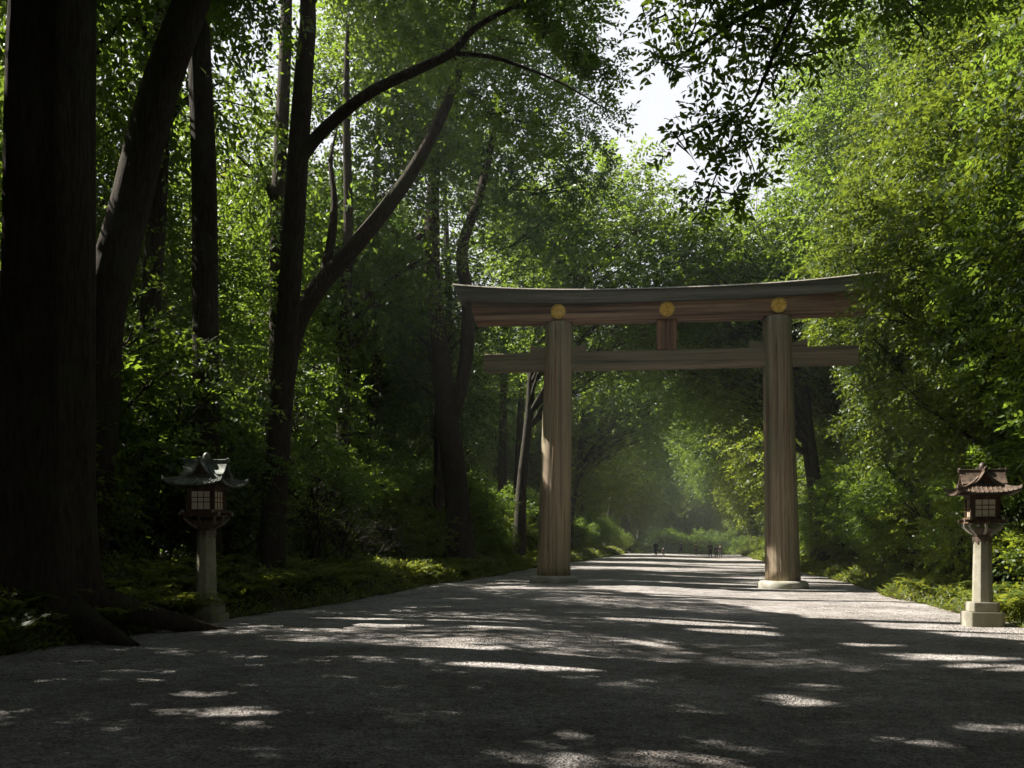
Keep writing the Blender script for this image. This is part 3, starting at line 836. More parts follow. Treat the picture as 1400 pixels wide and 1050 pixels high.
def lantern(x, y, z, rz, tiers, sc, roofm, label, armm, stone):
    L = empty('stone_lantern', (x, y, z), rz, sc); L.scale = (sc * .78, sc * .78, sc)
    tag(L, label, 'lantern', 'lanterns beside the avenue')
    zt = 0.0
    for i, (w, h) in enumerate(tiers):
        bm = bmesh.new()
        # square step with cut corners
        c = w * 0.13
        q = [(w / 2 - c, -w / 2), (w / 2, -w / 2 + c), (w / 2, w / 2 - c), (w / 2 - c, w / 2), (-w / 2 + c, w / 2), (-w / 2, w / 2 - c), (-w / 2, -w / 2 + c), (-w / 2 + c, -w / 2)]
        a = [bm.verts.new((p[0], p[1], zt - (0.2 if i == 0 else 0))) for p in q]; b_ = [bm.verts.new((p[0] * .985, p[1] * .985, zt + h)) for p in q]
        for k in range(8): bm.faces.new((a[k], a[(k + 1) % 8], b_[(k + 1) % 8], b_[k]))
        bm.faces.new(a[::-1]); bm.faces.new(b_)
        bevel_all(bm, 0.012, 2)
        bm_obj('base_step', bm, stone, L)
        zt += h + 0.002
    ZP = 1.86
    bm = bmesh.new(); prism(bm, 8, 0.265, 0.225, zt, ZP, R(22.5)); bevel_all(bm, 0.008)
    bm_obj('post', bm, stone, L)
    # metal collar with hanging scallops at the head of the post
    bm = bmesh.new(); prism(bm, 8, 0.245, 0.252, ZP - 0.09, ZP, R(22.5))
    for k in range(8):
        a = R(45 * k)
        bmesh.ops.create_cone(bm, cap_ends=True, segments=10, radius1=0.035, radius2=0.035, depth=0.016, matrix=Matrix.Rotation(a, 4, 'Z') @ Matrix.Translation((0.228, 0, ZP - 0.11)) @ Matrix.Rotation(R(90), 4, 'Y'))
    bm_obj('collar', bm, M['copper_brown'], L)
    # bracket block and curved arms
    bm = bmesh.new(); prism(bm, 4, 0.24, 0.36, ZP + 0.002, ZP + 0.20, R(45)); bevel_all(bm, 0.01)
    bm_obj('bracket_block', bm, M['copper_brown'], L)
    for k in range(8):
        a = R(45 * k + (0 if k % 2 == 0 else 0))
        bm = bmesh.new(); pts = []
        long_ = 0.47 if k % 2 == 0 else 0.60
        for i in range(7):
            t = i / 6
            pts.append((0.17 + (long_ - 0.17) * t, ZP + 0.03 + 0.19 * t ** 1.8))
        pr_ = None
        for i, (rr_, zz) in enumerate(pts):
            ring = [bm.verts.new(p) for p in ((rr_, -.032, zz), (rr_, .032, zz), (rr_, .032, zz + .06), (rr_, -.032, zz + .06))]
            if pr_:
                for j in range(4): bm.faces.new((pr_[j], pr_[(j + 1) % 4], ring[(j + 1) % 4], ring[j]))
            else: bm.faces.new(ring[::-1])
            pr_ = ring
        bm.faces.new(pr_)
        bm.transform(Matrix.Rotation(a, 4, 'Z'))
        bm_obj('bracket_arm', bm, armm, L)
    ZB = ZP + 0.275
    bm = bmesh.new(); box(bm, -.43, .43, -.43, .43, ZB, ZB + 0.035); bevel_all(bm, 0.006)
    bm_obj('platform', bm, M['red_wood'], L)
    for s in (-1, 1):
        for axis in (0, 1):                                # crossing rails with pale metal tips
            bm = bmesh.new()
            if axis == 0: box(bm, -.50, .50, s * .40 - .025, s * .40 + .025, ZB + .037, ZB + .085)
            else: box(bm, s * .40 - .025, s * .40 + .025, -.50, .50, ZB + .087, ZB + .130)
            r_ = bm_obj('rail', bm, M['red_wood'], L)
            for e in (-1, 1):
                bm = bmesh.new()
                if axis == 0: box(bm, e * .50, e * .535, s * .40 - .032, s * .40 + .032, ZB + .030, ZB + .092)
                else: box(bm, s * .40 - .032, s * .40 + .032, e * .50, e * .535, ZB + .080, ZB + .137)
                bm_obj('rail_tip', bm, M['fitting'], r_)
    # lamp house
    H0, H1 = ZB + 0.037, ZB + 0.56
    hw = 0.335
    for sx in (-1, 1):
        for sy in (-1, 1):
            bm = bmesh.new(); box(bm, sx * hw - .035, sx * hw + .035, sy * hw - .035, sy * hw + .035, H0, H1); bevel_all(bm, .005)
            bm_obj('corner_post', bm, M['red_wood'], L)
    for k in range(4):
        rot = Matrix.Rotation(R(90 * k), 4, 'Z')
        bm = bmesh.new()
        box(bm, -hw + .036, hw - .036, -hw - .012, -hw + .02, H0 + .05, H0 + .11)
        box(bm, -hw + .036, hw - .036, -hw - .012, -hw + .02, H1 - .055, H1)
        box(bm, -hw + .036, -hw + .09, -hw - .011, -hw + .02, H0 + .112, H1 - .057)
        box(bm, hw - .09, hw - .036, -hw - .011, -hw + .02, H0 + .112, H1 - .057)
        bm.transform(rot)
        wf = bm_obj('window', bm, M['red_wood'], L)
        gx0, gx1, gz0, gz1 = -hw + .092, hw - .092, H0 + .113, H1 - .058
        bm = bmesh.new()
        for i in (1, 2):
            xx = gx0 + (gx1 - gx0) * i / 3; box(bm, xx - .008, xx + .008, -hw - .006, -hw + .008, gz0, gz1)
            zz = gz0 + (gz1 - gz0) * (0.40 if i == 1 else 0.66); box(bm, gx0, gx1, -hw - .003, -hw + .006, zz - .008, zz + .008)
        bm.transform(rot)
        bm_obj('muntin', bm, M['red_wood'], wf)
        bm = bmesh.new(); box(bm, gx0, gx1, -hw + .010, -hw + .016, gz0, gz1); bm.transform(rot)
        bm_obj('pane', bm, M['paper'], wf)
    bm = bmesh.new(); box(bm, -.40, .40, -.40, .40, H1 + .002, H1 + .05); bevel_all(bm, .006)
    bm_obj('eaves_board', bm, M['red_wood'], L)
    # rafters with pale tips
    for k in range(4):
        rot = Matrix.Rotation(R(90 * k), 4, 'Z')
        for i in range(7):
            xx = -.56 + 1.12 * i / 6
            lift_ = Matrix.Translation((0, 0, 0.05 * abs(xx / .6) ** 3))
            bm = bmesh.new(); box(bm, xx - .018, xx + .018, -.63, -.38, H1 + .052, H1 + .082); bm.transform(rot @ lift_)
            ra = bm_obj('rafter', bm, M['red_wood'], L)
            bm = bmesh.new(); box(bm, xx - .022, xx + .022, -.65, -.632, H1 + .046, H1 + .088); bm.transform(rot @ lift_)
            bm_obj('rafter_tip', bm, M['fitting'], ra)
    # concave four-sided roof with swept-up corners
    E, T0, zE, zA = 0.74, 0.07, H1 + 0.075, H1 + 0.46
    def surf(s, t):      # s along the eave -1..1, t from eave 0 to peak 1, for the face looking to -y
        w = E + (T0 - E) * t
        zz = zE + (zA - zE) * (0.30 * t + 0.70 * t ** 1.9)
        lift = 0.085 * abs(s) ** 3 * (1 - t) ** 2.2
        return Vector((s * w * (1 + .03 * abs(s) ** 3 * (1 - t)), -w * (1 + .03 * abs(s) ** 3 * (1 - t)), zz + lift))
    roof = None
    for k in range(4):
        rot = Matrix.Rotation(R(90 * k), 4, 'Z')
        bm = bmesh.new(); n1, n2 = 24, 9
        vt = [[bm.verts.new(surf(-1 + 2 * i / n1, j / n2)) for j in range(n2 + 1)] for i in range(n1 + 1)]
        vb = [[bm.verts.new(surf(-1 + 2 * i / n1, j / n2) - Vector((0, 0, .035))) for j in range(n2 + 1)] for i in range(n1 + 1)]
        for i in range(n1):
            for j in range(n2):
                bm.faces.new((vt[i][j], vt[i + 1][j], vt[i + 1][j + 1], vt[i][j + 1]))
                bm.faces.new((vb[i][j + 1], vb[i + 1][j + 1], vb[i + 1][j], vb[i][j]))
            bm.faces.new((vt[i][0], vb[i][0], vb[i + 1][0], vt[i + 1][0]))
        bm.transform(rot)
        rs = bm_obj('roof_slope', bm, roofm, L, False)
        # rows of rounded tile ribs, each a tile of its own course
        for i in range(13):
            s_ = -0.93 + 1.86 * i / 12
            bm = bmesh.new(); prev = None
            xw = s_ * E
            t_end = min(0.93, (E - abs(xw)) / (E - T0) * 0.98)
            m_ = max(3, int(9 * t_end) + 1)
            for j in range(m_ + 1):
                t = t_end * j / m_
                w = E + (T0 - E) * t
                p = surf(max(-1, min(1, xw / w)), t)
                rad = 0.017 if j % 2 == 0 else 0.0145
                ring = [bm.verts.new(p + Vector((rad * math.cos(q), 0, rad * 1.3 * math.sin(q)))) for q in (0, R(60), R(120), R(180))]
                if prev:
                    for q in range(3): bm.faces.new((prev[q], prev[q + 1], ring[q + 1], ring[q]))
                else: bm.faces.new(ring)
                prev = ring
            bm.transform(rot)
            bm_obj('tile_rib', bm, roofm, rs)
        # hip ridge along the right-hand corner of this slope
        bm = bmesh.new(); prev = None
        for j in range(12):
            t = -0.06 + 0.95 * j / 11
            p = surf(1, max(t, 0)); 
            if t < 0: p += Vector((.035, -.035, 0.035))
            wd = 0.036
            dirp = Vector((1, 1, 0)).normalized()
            ring = [bm.verts.new(p + dirp * wd - Vector((0, 0, .02))), bm.verts.new(p + dirp * wd * .8 + Vector((0, 0, .045))), bm.verts.new(p - dirp * wd * .8 + Vector((0, 0, .045))), bm.verts.new(p - dirp * wd - Vector((0, 0, .02)))]
            if prev:
                for q in range(4): bm.faces.new((prev[q], prev[(q + 1) % 4], ring[(q + 1) % 4], ring[q]))
            else: bm.faces.new(ring)
            prev = ring
        bm.faces.new(prev[::-1]); bm.transform(rot)
        bm_obj('hip_ridge', bm, roofm, L)
    # crossing top gables: two curved gables with ridge bars
    ZR = zA + 0.10
    for k in range(4):
        rot = Matrix.Rotation(R(90 * k), 4, 'Z')
        bm = bmesh.new()
        n = 8; reach = 0.56 if k % 2 else 0.40
        for sgn in (-1, 1):
            fr, bk, fl, bl = [], [], [], []
            for i in range(n + 1):
                t = i / n
                xx = sgn * (0.02 + 0.31 * t); zz = ZR - 0.02 - 0.26 * (1 - (1 - t) ** 1.8)
                fr.append(bm.verts.new((xx, -reach, zz))); bk.append(bm.verts.new((xx, 0, zz)))
                fl.append(bm.verts.new((xx, -reach, zz - .045))); bl.append(bm.verts.new((xx, 0, zz - .045)))
            for i in range(n):
                bm.faces.new((fr[i], fr[i + 1], bk[i + 1], bk[i])); bm.faces.new((fl[i + 1], fl[i], bl[i], bl[i + 1]))
                bm.faces.new((fr[i + 1], fr[i], fl[i], fl[i + 1])); bm.faces.new((bk[i], bk[i + 1], bl[i + 1], bl[i]))
            bm.faces.new((fr[n], bk[n], bl[n], fl[n]))
        bm.transform(rot)
        gb = bm_obj('gable_roof', bm, roofm, L)
        bm = bmesh.new()
        a = [bm.verts.new(p) for p in ((0, -reach + .10, ZR - .07), (-.24, -reach + .10, ZR - .30), (.24, -reach + .10, ZR - .30))]
        b_ = [bm.verts.new(v.co + Vector((0, .02, 0))) for v in a]
        bm.faces.new(a); bm.faces.new(b_[::-1])
        for q in range(3): bm.faces.new((a[q], b_[q], b_[(q + 1) % 3], a[(q + 1) % 3]))
        bm.transform(rot)
        bm_obj('gable_board', bm, M['red_wood'], gb)
        bm = bmesh.new(); box(bm, -.028, .028, -reach - .01, -.002, ZR - .03, ZR + .035); bevel_all(bm, .008)
        bm.transform(rot)
        bm_obj('ridge_bar', bm, roofm, gb)
        bm = bmesh.new()
        bmesh.ops.create_cone(bm, cap_ends=True, segments=18, radius1=.058, radius2=.05, depth=.05, matrix=rot @ Matrix.Translation((0, -reach - .025, ZR + .01)) @ Matrix.Rotation(R(90), 4, 'X'))
        bm_obj('ridge_end', bm, roofm, gb)
    bm = bmesh.new(); bmesh.ops.create_uvsphere(bm, u_segments=18, v_segments=10, radius=.095, matrix=Matrix.Translation((0, 0, ZR + .07)) @ Matrix.Diagonal((1, 1, 1.15, 1)))
    bm_obj('finial', bm, roofm, L, True)
    return L
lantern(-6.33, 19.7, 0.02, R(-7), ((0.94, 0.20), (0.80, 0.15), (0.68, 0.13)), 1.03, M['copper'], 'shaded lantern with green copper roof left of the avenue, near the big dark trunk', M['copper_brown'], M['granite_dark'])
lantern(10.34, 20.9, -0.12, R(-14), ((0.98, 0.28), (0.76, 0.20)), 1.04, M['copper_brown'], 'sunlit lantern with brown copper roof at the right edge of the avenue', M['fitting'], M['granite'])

# ------------------------------------------------------------------ people far down the avenue
def skin_body(name, joints, edges, mat, parent, sub=1):
    me = bpy.data.meshes.new(name)
    me.from_pydata([j[0] for j in joints], edges, [])
    o = bpy.data.objects.new(name, me); link(o)
    sk = o.modifiers.new('s', 'SKIN')
    for i, j in enumerate(joints):
        me.skin_vertices[0].data[i].radius = (j[1], j[1] if len(j) < 3 else j[2])
    me.skin_vertices[0].data[0].use_root = True
    o.modifiers.new('u', 'SUBSURF').levels = sub
    dg = bpy.context.evaluated_depsgraph_get()
    m2 = bpy.data.meshes.new_from_object(o.evaluated_get(dg))
    bpy.data.objects.remove(o, do_unlink=True)
    for p in m2.polygons: p.use_smooth = True
    m2.materials.clear(); m2.materials.append(mat); m2.name = name
    return obj_me(name, m2, parent)

SKINM = plain('skin', (0.50, 0.33, 0.24)); HAIR = plain('dark_hair', (0.02, 0.016, 0.014))
def person(px, py, h, rz, top, legs, label, stride=0.2, bag=None, hat=None, group='walkers far down the avenue'):
    Yd = 1.75 * 1300 / (py - 741)
    for _ in range(20):
        x = (px - 700) / 1300 * Yd; u, v = UV(x, Yd)
        zz = float(road_z(u, v)) + .004
        Yd = (1.7 - zz) * 1300 / (py - 741)
    e = empty('person', (x, Yd, zz), rz, h / 1.72)
    tag(e, label, 'person', group)
    s = stride
    J = [((0, 0, .93), .13), ((0, 0, 1.15), .125), ((0, 0, 1.36), .14), ((0, -.01, 1.46), .06), ((0, -.015, 1.57), .085), ((0, -.02, 1.64), .082),
         ((.17, 0, 1.37), .055), ((.23, s * .4, 1.12), .042), ((.23, s * .7 - .04, .88), .03), ((.23, s * .75 - .05, .80), .035),
         ((-.17, 0, 1.37), .055), ((-.23, -s * .4, 1.12), .042), ((-.23, -s * .7 - .06, .88), .03), ((-.23, -s * .75 - .07, .80), .035),
         ((.09, 0, .86), .085), ((.10, -s * .6, .48), .058), ((.10, -s + .06, .09), .04), ((.10, -s - .08, .04), .035),
         ((-.09, 0, .86), .085), ((-.10, s * .4, .48), .058), ((-.10, s + .06, .09), .04), ((-.10, s - .10, .04), .035)]
    Ed = [(0, 1), (1, 2), (2, 3), (3, 4), (4, 5), (2, 6), (6, 7), (7, 8), (8, 9), (2, 10), (10, 11), (11, 12), (12, 13), (0, 14), (14, 15), (15, 16), (16, 17), (0, 18), (18, 19), (19, 20), (20, 21)]
    skin_body('body', J, Ed, SKINM, e)
    up = lambda q, k: (q[0], q[1] + k)
    tj = [up(J[i], .025) for i in (0, 1, 2, 6, 7, 8, 10, 11, 12)]
    skin_body('jacket', tj, [(0, 1), (1, 2), (2, 3), (3, 4), (4, 5), (2, 6), (6, 7), (7, 8)], top, e)
    lj = [up(J[i], .022) for i in (0, 14, 15, 16, 18, 19, 20)]
    skin_body('trousers', lj, [(0, 1), (1, 2), (2, 3), (0, 4), (4, 5), (5, 6)], legs, e)
    bm = bmesh.new(); bmesh.ops.create_uvsphere(bm, u_segments=14, v_segments=9, radius=.105, matrix=Matrix.Translation((0, .02, 1.655)) @ Matrix.Diagonal((.92, 1, 1.05, 1)))
    bm_obj('hair', bm, HAIR, e, True)
    if bag:
        bm = bmesh.new(); box(bm, -.16, .16, .14, .34, .98, 1.42); bevel_all(bm, .05, 2)
        bm_obj('backpack', bm, bag, e, True)
    if hat:
        bm = bmesh.new(); bmesh.ops.create_cone(bm, cap_ends=True, segments=18, radius1=.24, radius2=.10, depth=.12, matrix=Matrix.Translation((0, 0, 1.74)))
        bm_obj('sun_hat', bm, hat, e, True)
    return e
BLK = plain('black_cloth', (0.018, 0.018, 0.022)); NAVY = plain('navy_cloth', (0.025, 0.03, 0.05)); GREY = plain('grey_cloth', (0.10, 0.10, 0.11)); PALE = plain('pale_cloth', (0.45, 0.42, 0.36)); OLV = plain('olive_cloth', (0.07, 0.075, 0.04))
person(896.7, 759.7, 1.74, R(170), BLK, NAVY, 'bulky walker in dark clothes with a backpack and pale hat, leftmost on the avenue', .12, NAVY, PALE)
person(907.0, 762.2, 1.12, R(175), BLK, BLK, 'small child in black beside the walker with the backpack', .14)
person(931.0, 757.3, 1.78, R(10), GREY, BLK, 'tall walker in grey alone in the middle distance of the avenue', .2)
person(951.6, 760.0, 1.66, R(185), OLV, BLK, 'walker in an olive top between the lone grey walker and the right-hand trio', .05)
person(971.0, 762.0, 1.80, R(178), BLK, BLK, 'tallest of the three walkers on the right, all in black', .16)
person(979.4, 762.8, 1.48, R(5), NAVY, BLK, 'shorter walker in navy in the middle of the right-hand trio', .1)
person(984.8, 763.6, 1.52, R(-5), BLK, GREY, 'rightmost walker of the trio, dark top and grey trousers', .15, BLK)

# ------------------------------------------------------------------ the big named trees of the left side
def lobes_to_leaves(lobes, nspray, L0, nl, seed, squash=0.75, droop=0.15, rmin=0.25):
    rg = np.random.default_rng(seed); lv = []
    for (x, y, z, rad) in lobes:
        ns = max(8, int(nspray * rad ** 2))
        q = unit(rg.normal(size=(ns, 3)) + [0, 0, 0.2])
        p = np.array([x, y, z]) + q * rad * (rmin + (1.05 - rmin) * rg.random((ns, 1)) ** .6) * [1.05, 1.05, squash]
        t = unit(q * [1, 1, .5] + rg.normal(size=(ns, 3)) * .45 + [0, 0, -droop])
        lv.append(sprays(p, t, nl, L0 * .42, L0, rg))
    return Leaves(*[np.concatenate([getattr(a, k) for a in lv]) for k in ('c', 'd', 'w', 'L', 'r')])

def hero(label, stems, lobes, mat='leaf', bark='bark', nspray=55, L0=.16, nl=11, seed=0, flute=.08, flares=None, seg=20, cut=True, fine=False, name='tree', twigs=True, roots=None, guard=None):
    bx, by, bz = stems[0][0][:3]
    e = empty(name, (bx, by, bz)); tag(e, label, 'tree')
    off = np.array([bx, by, bz])
    parts = []
    allp = []
    for k, st in enumerate(stems):
        n = 34 if k == 0 else 20
        sp = spline(st, n)
        fl = None
        if k == 0 and flares is not None:
            hh = sp[:, 2] - sp[0, 2]; fl = flares * np.exp(-hh / 0.9)
        parts.append(tube(sp[:, :3] - off, sp[:, 3], seg if k == 0 else 12, flute, seed + k, fl))
        allp.append(sp)
    nst = np.concatenate(allp)
    rg = np.random.default_rng(seed)
    if twigs:
        for (x, y, z, rad) in lobes:
            c = np.array([x, y, z]); d = np.linalg.norm((nst[:, :3] - c) * [1, 1, 1.4] + [0, 0, 1.0], axis=1)
            i = int(np.argmin(d)); a = nst[i, :3]; mid = (a + c) / 2 + rg.normal(size=3) * .2 + [0, 0, .15]
            r0 = min(nst[i, 3] * .5, .02 + .022 * np.linalg.norm(c - a))
            s2 = spline([(*a, r0), (*mid, r0 * .7), (*c, .02)], 8); parts.append(tube(s2[:, :3] - off, s2[:, 3], 6, 0, seed))
            for q in range(5 if rad > .5 else 2):
                e2 = c + unit(rg.normal(size=3)) * rad
                s3 = spline([(*mid, r0 * .4), (*((c + e2) / 2 + rg.normal(size=3) * .15), .016), (*e2, .006)], 5); parts.append(tube(s3[:, :3] - off, s3[:, 3], 4, 0, seed))
    if cut:
        ns = len(stems)
        parts = parts[:ns] + [(V_, F_) for V_, F_ in parts[ns:] if (lets_sun_through(V_ + off) | in_clear(V_ + off)).mean() < .25]
    V, F = join(parts)
    obj_me('trunk', mesh_np('trunk', V, F, M[bark], True), e)
    if roots:
        for k, st in enumerate(roots):
            sp = spline(st, 16); V, F = tube(sp[:, :3] - off, sp[:, 3], 10, .12, seed + 30 + k)
            obj_me('root', mesh_np('root', V, F, M[bark], True), e)
    if lobes:
        lv = lobes_to_leaves(lobes, nspray, L0, nl, seed + 9)
        if cut:
            k = ~(lets_sun_through(lv.c) | in_clear(lv.c))
            if guard is not None: k &= ~guard(lv.c)
            lv = lv.cut(k)
        lv.c = lv.c - off
        c = obj_me('crown', leaves_mesh('crown', lv, M[mat], fine), e); c['kind'] = 'stuff'
    return e

def P3(px, py, Yd, r=None):
    "point at depth Yd seen at a spot of the photograph (used to lay out tree skeletons in metres)"
    p = ((px - 700) / 1300 * Yd, Yd, 1.7 + (741 - py) / 1300 * Yd)
    return p if r is None else (*p, r)

def lobe_cloud(cx, cy, cz, sx, sy, sz, n, r0, r1, seed):
    rg = np.random.default_rng(seed); o = []
    for _ in range(n * 20):
        if len(o) >= n: break
        q = unit(rg.normal(size=3)) * rg.random() ** .4
        c = (cx + q[0] * sx, cy + q[1] * sy, cz + q[2] * sz, rg.uniform(r0, r1))
        if all((c[0] - a[0]) ** 2 + (c[1] - a[1]) ** 2 + (c[2] - a[2]) ** 2 > (.6 * (c[3] + a[3]) / 1) ** 2 * .8 for a in o): o.append(c)
    return o

b0 = gz(*UV(-8.2, 16.6))
hero('massive near-black trunk with spreading roots at the left edge of the view',
     [[(-8.2, 16.6, b0 - .4, .98), (-8.18, 16.6, b0 + .5, .84), (-8.12, 16.6, 2.2, .76), (-8.05, 16.6, 6, .70), (-8.0, 16.6, 11, .66), (-7.8, 16.8, 18, .5), (-7.7, 16.9, 23, .25)],
      [(-8.0, 16.6, 13, .3), (-6.5, 15, 16, .22), (-5, 13, 18, .1)], [(-8.0, 16.6, 14, .3), (-9.5, 18.5, 17, .22), (-10.5, 20, 20, .1)]],
     lobe_cloud(-6.5, 15.0, 18.5, 5, 5, 4, 26, 1.1, 1.9, 3), nspray=70, seed=11, flute=.16, flares=.55, seg=48, L0=.17,
     roots=[[(-8.0, 16.4, .75, .42), (-7.2, 15.9, .40, .26), (-6.5, 15.5, .16, .15), (-6.0, 15.2, .02, .07)],
            [(-7.8, 16.6, .75, .40), (-7.0, 17.0, .50, .26), (-6.2, 17.5, .22, .17), (-5.6, 17.9, .04, .10), (-5.2, 18.0, -.06, .05)],
            [(-8.3, 16.2, .8, .42), (-8.3, 15.4, .45, .26), (-8.1, 14.6, .25, .12)]])
b0 = gz(*UV(-12.5, 21.3))
hero('dark trunk leaning right behind the massive trunk at the left edge',
     [[P3(100, 790, 22, .62)[:2] + (0.2, .62), P3(128, 600, 22, .52), P3(140, 430, 22, .47), P3(175, 290, 22, .43), P3(215, 130, 22, .40), P3(262, 0, 22, .37), P3(330, -180, 23, .30), P3(380, -300, 23, .15)]],
     lobe_cloud(-7.0, 23.5, 17.5, 4, 4, 3, 14, 1.1, 1.7, 5), seed=21, flute=.08, flares=.3, bark='bark', nspray=90)
hero('straight dark trunk rising directly behind the left lantern',
     [[P3(283, 800, 25.5)[:2] + (0.2, .46), P3(283, 700, 25.5, .37), P3(281, 500, 25.5, .345), P3(279, 250, 25.5, .33), P3(272, 60, 25.5, .30), P3(266, -120, 25.5, .25), P3(262, -260, 25.5, .12)]],
     lobe_cloud(-8.3, 25.5, 20, 3.6, 3.6, 3.4, 14, 1.1, 1.7, 6), seed=31, flute=.07, flares=.3, nspray=90)
def left_top(P):
    u, v = UV(P[:, 0], P[:, 1]); return (v > -2.0 + .6 * np.sin(u * 2 + P[:, 2]))
hero('slender forked tree right of the left lantern with one long bough arching toward the avenue',
     [[P3(368, 806, 27)[:2] + (0.3, .50), P3(372, 740, 27, .37), P3(384, 560, 27, .315), P3(397, 380, 27, .30), P3(407, 220, 27, .285), P3(416, 90, 27, .25), P3(421, 10, 27, .21), P3(410, -100, 27, .17), P3(405, -220, 27, .08)],
      [P3(407, 222, 27, .19), P3(440, 180, 26.7, .175), P3(500, 130, 26.3, .15), P3(560, 100, 26, .135), P3(618, 72, 25.6, .115), P3(645, 42, 25.3, .085), P3(690, 15, 25, .06), P3(760, -10, 24.5, .03)],
      [P3(618, 72, 25.6, .07), P3(680, 80, 25.3, .05), P3(760, 110, 25, .03), P3(830, 150, 24.6, .015)],
      [P3(421, 10, 27, .14), P3(450, -40, 26.8, .11), P3(500, -120, 26.5, .06)]],
     [(*P3(x, y, d), r) for x, y, d, r in ((700, 30, 25.2, 1.0), (745, 85, 25, 1.0), (790, 130, 24.8, .85), (770, 15, 24.6, 1.1), (640, 20, 25, .8), (690, 130, 25.6, .7), (745, 180, 25.2, .75), (800, 215, 24.8, .6),
                                            (825, 80, 24.4, .75), (600, -30, 25.5, 1.0), (660, -60, 25, 1.2), (730, -70, 24.8, 1.3), (480, 60, 27, .8), (520, 20, 26.5, .9), (470, -60, 27, 1.3), (400, -110, 27, 1.4), (540, -130, 26, 1.5),
                                            (840, 175, 25.2, .5), (770, 250, 25.6, .5), (560, 180, 27.0, .6), (640, 180, 26.8, .6))],
     mat='leaf', seed=41, flares=.25, nspray=190, L0=.15, fine=False, guard=left_top)
hero('trunk leaning right behind the slender forked tree, with an upright side stem',
     [[P3(372, 770, 34)[:2] + (0.4, .62), P3(380, 620, 34, 0.370), P3(398, 470, 34, 0.340), P3(430, 400, 34, 0.326), P3(482, 340, 34, 0.296), P3(535, 275, 34, 0.266), P3(575, 215, 34, 0.222), P3(620, 120, 34, 0.163), P3(650, 0, 34, 0.089)],
      [P3(440, 390, 34, .192), P3(452, 330, 34, .16), P3(457, 275, 34, .12), P3(452, 220, 34.3, .07), P3(462, 170, 34.6, .015)]],
     [(*P3(x, y, d), r) for x, y, d, r in ((600, 60, 34, 1.6), (660, 120, 33, 1.6), (640, -20, 34, 2.0), (560, -20, 34, 1.8), (720, 60, 33, 1.6), (450, 60, 34, 1.5), (420, -30, 34, 1.8), (500, 130, 34, 1.1), (690, 210, 33.5, 1.3), (610, 190, 35, 1.2), (740, 160, 33, 1.3), (700, -60, 33, 2.0))],
     seed=51, flares=.3, nspray=90, L0=.175, bark='bark')
hero('dark twin-stemmed tree on the left bank between the left lantern and the gate',
     [[P3(628, 772, 46)[:2] + (0.3, .78), P3(627, 720, 46, .62), P3(621, 640, 46, .56), P3(610, 560, 46, .52), P3(600, 460, 46, .40), P3(592, 380, 46, .36), P3(590, 290, 46, .30), P3(600, 180, 46, .24), P3(610, 60, 46, .12)],
      [P3(618, 575, 46, .34), P3(636, 500, 46, .34), P3(640, 420, 46, .32), P3(632, 340, 46, .28), P3(655, 270, 46, .22), P3(680, 160, 46, .12)],
      [P3(600, 300, 46, .2), P3(560, 330, 46, .12), P3(530, 310, 46, .08)]],
     [(*P3(x, y, d), r) for x, y, d, r in ((600, 170, 46, 2.2), (680, 190, 45, 2.2), (740, 240, 44.5, 1.9), (640, 60, 46, 2.6), (720, 90, 45, 2.4), (560, 100, 47, 2.2), (780, 160, 44.5, 2.0), (700, 300, 45, 1.6), (760, 320, 44.5, 1.4), (540, 220, 46.5, 1.8), (800, 250, 45, 1.7), (650, -30, 46, 2.6), (750, 20, 45, 2.4))],
     seed=61, flares=.35, nspray=60, L0=.20, bark='bark', mat='leaf_dark')

# the tree on the right that hangs its leafy boughs into the top of the view
def shag(P): return np.zeros(len(P), bool)
hl = [(*P3(x, y, d), r) for x, y, d, r in ((1085, 10, 17.4, .7), (1020, 30, 17.2, .6), (960, 40, 17, .5), (905, 85, 16.8, .30), (975, 95, 17, .36), (1050, 85, 17.3, .45), (910, 20, 16.8, .34), (1110, 70, 17.6, .45),
                                          (965, 165, 16.6, .36), (1010, 175, 16.7, .42), (1042, 200, 16.9, .28), (925, 195, 16.5, .22), (985, 212, 16.6, .26), (960, 258, 16.4, .22), (998, 266, 16.5, .20), (1026, 255, 16.6, .16), (965, 288, 16.4, .13),
                                          (1180, 5, 18, .6), (1250, 20, 18.5, .55), (1330, -10, 19, .7), (1010, -60, 17, .9), (1090, -90, 17.5, 1.1), (1200, -100, 18.5, 1.1), (1320, -110, 19, 1.2), (930, -70, 16.8, .6))]
hero('near tree whose dark leafy boughs hang into the sky gap above the gate',
     [[(12.6, 17.8, -.1, .5), (12.4, 17.8, 2, .42), (12.2, 17.8, 6, .38), (12.0, 17.9, 10, .32), (11.8, 18, 14, .24), (11.8, 18, 18, .1)],
      [(12.05, 17.9, 8.8, .17), P3(1500, -10, 18.6, .14), P3(1370, -60, 18.5, .12), P3(1230, -50, 18, .10), P3(1100, -10, 17.4, .08), P3(1020, 20, 17.1, .055), P3(960, 60, 17, .03), P3(905, 85, 16.8, .012)],
      [P3(1100, -10, 17.4, .045), P3(1060, 70, 17.2, .035), P3(1030, 140, 16.9, .025), P3(1000, 190, 16.7, .018), P3(975, 250, 16.5, .012), P3(962, 300, 16.4, .006)],
      [P3(1032, 138, 16.9, .02), P3(990, 160, 16.7, .014), P3(930, 185, 16.5, .008)],
      [P3(1010, 178, 16.8, .016), P3(1030, 230, 16.7, .010), P3(1035, 265, 16.6, .006)]],
     hl, mat='leaf', seed=71, nspray=175, L0=.15, nl=8, fine=True, cut=False, bark='bark_grey')

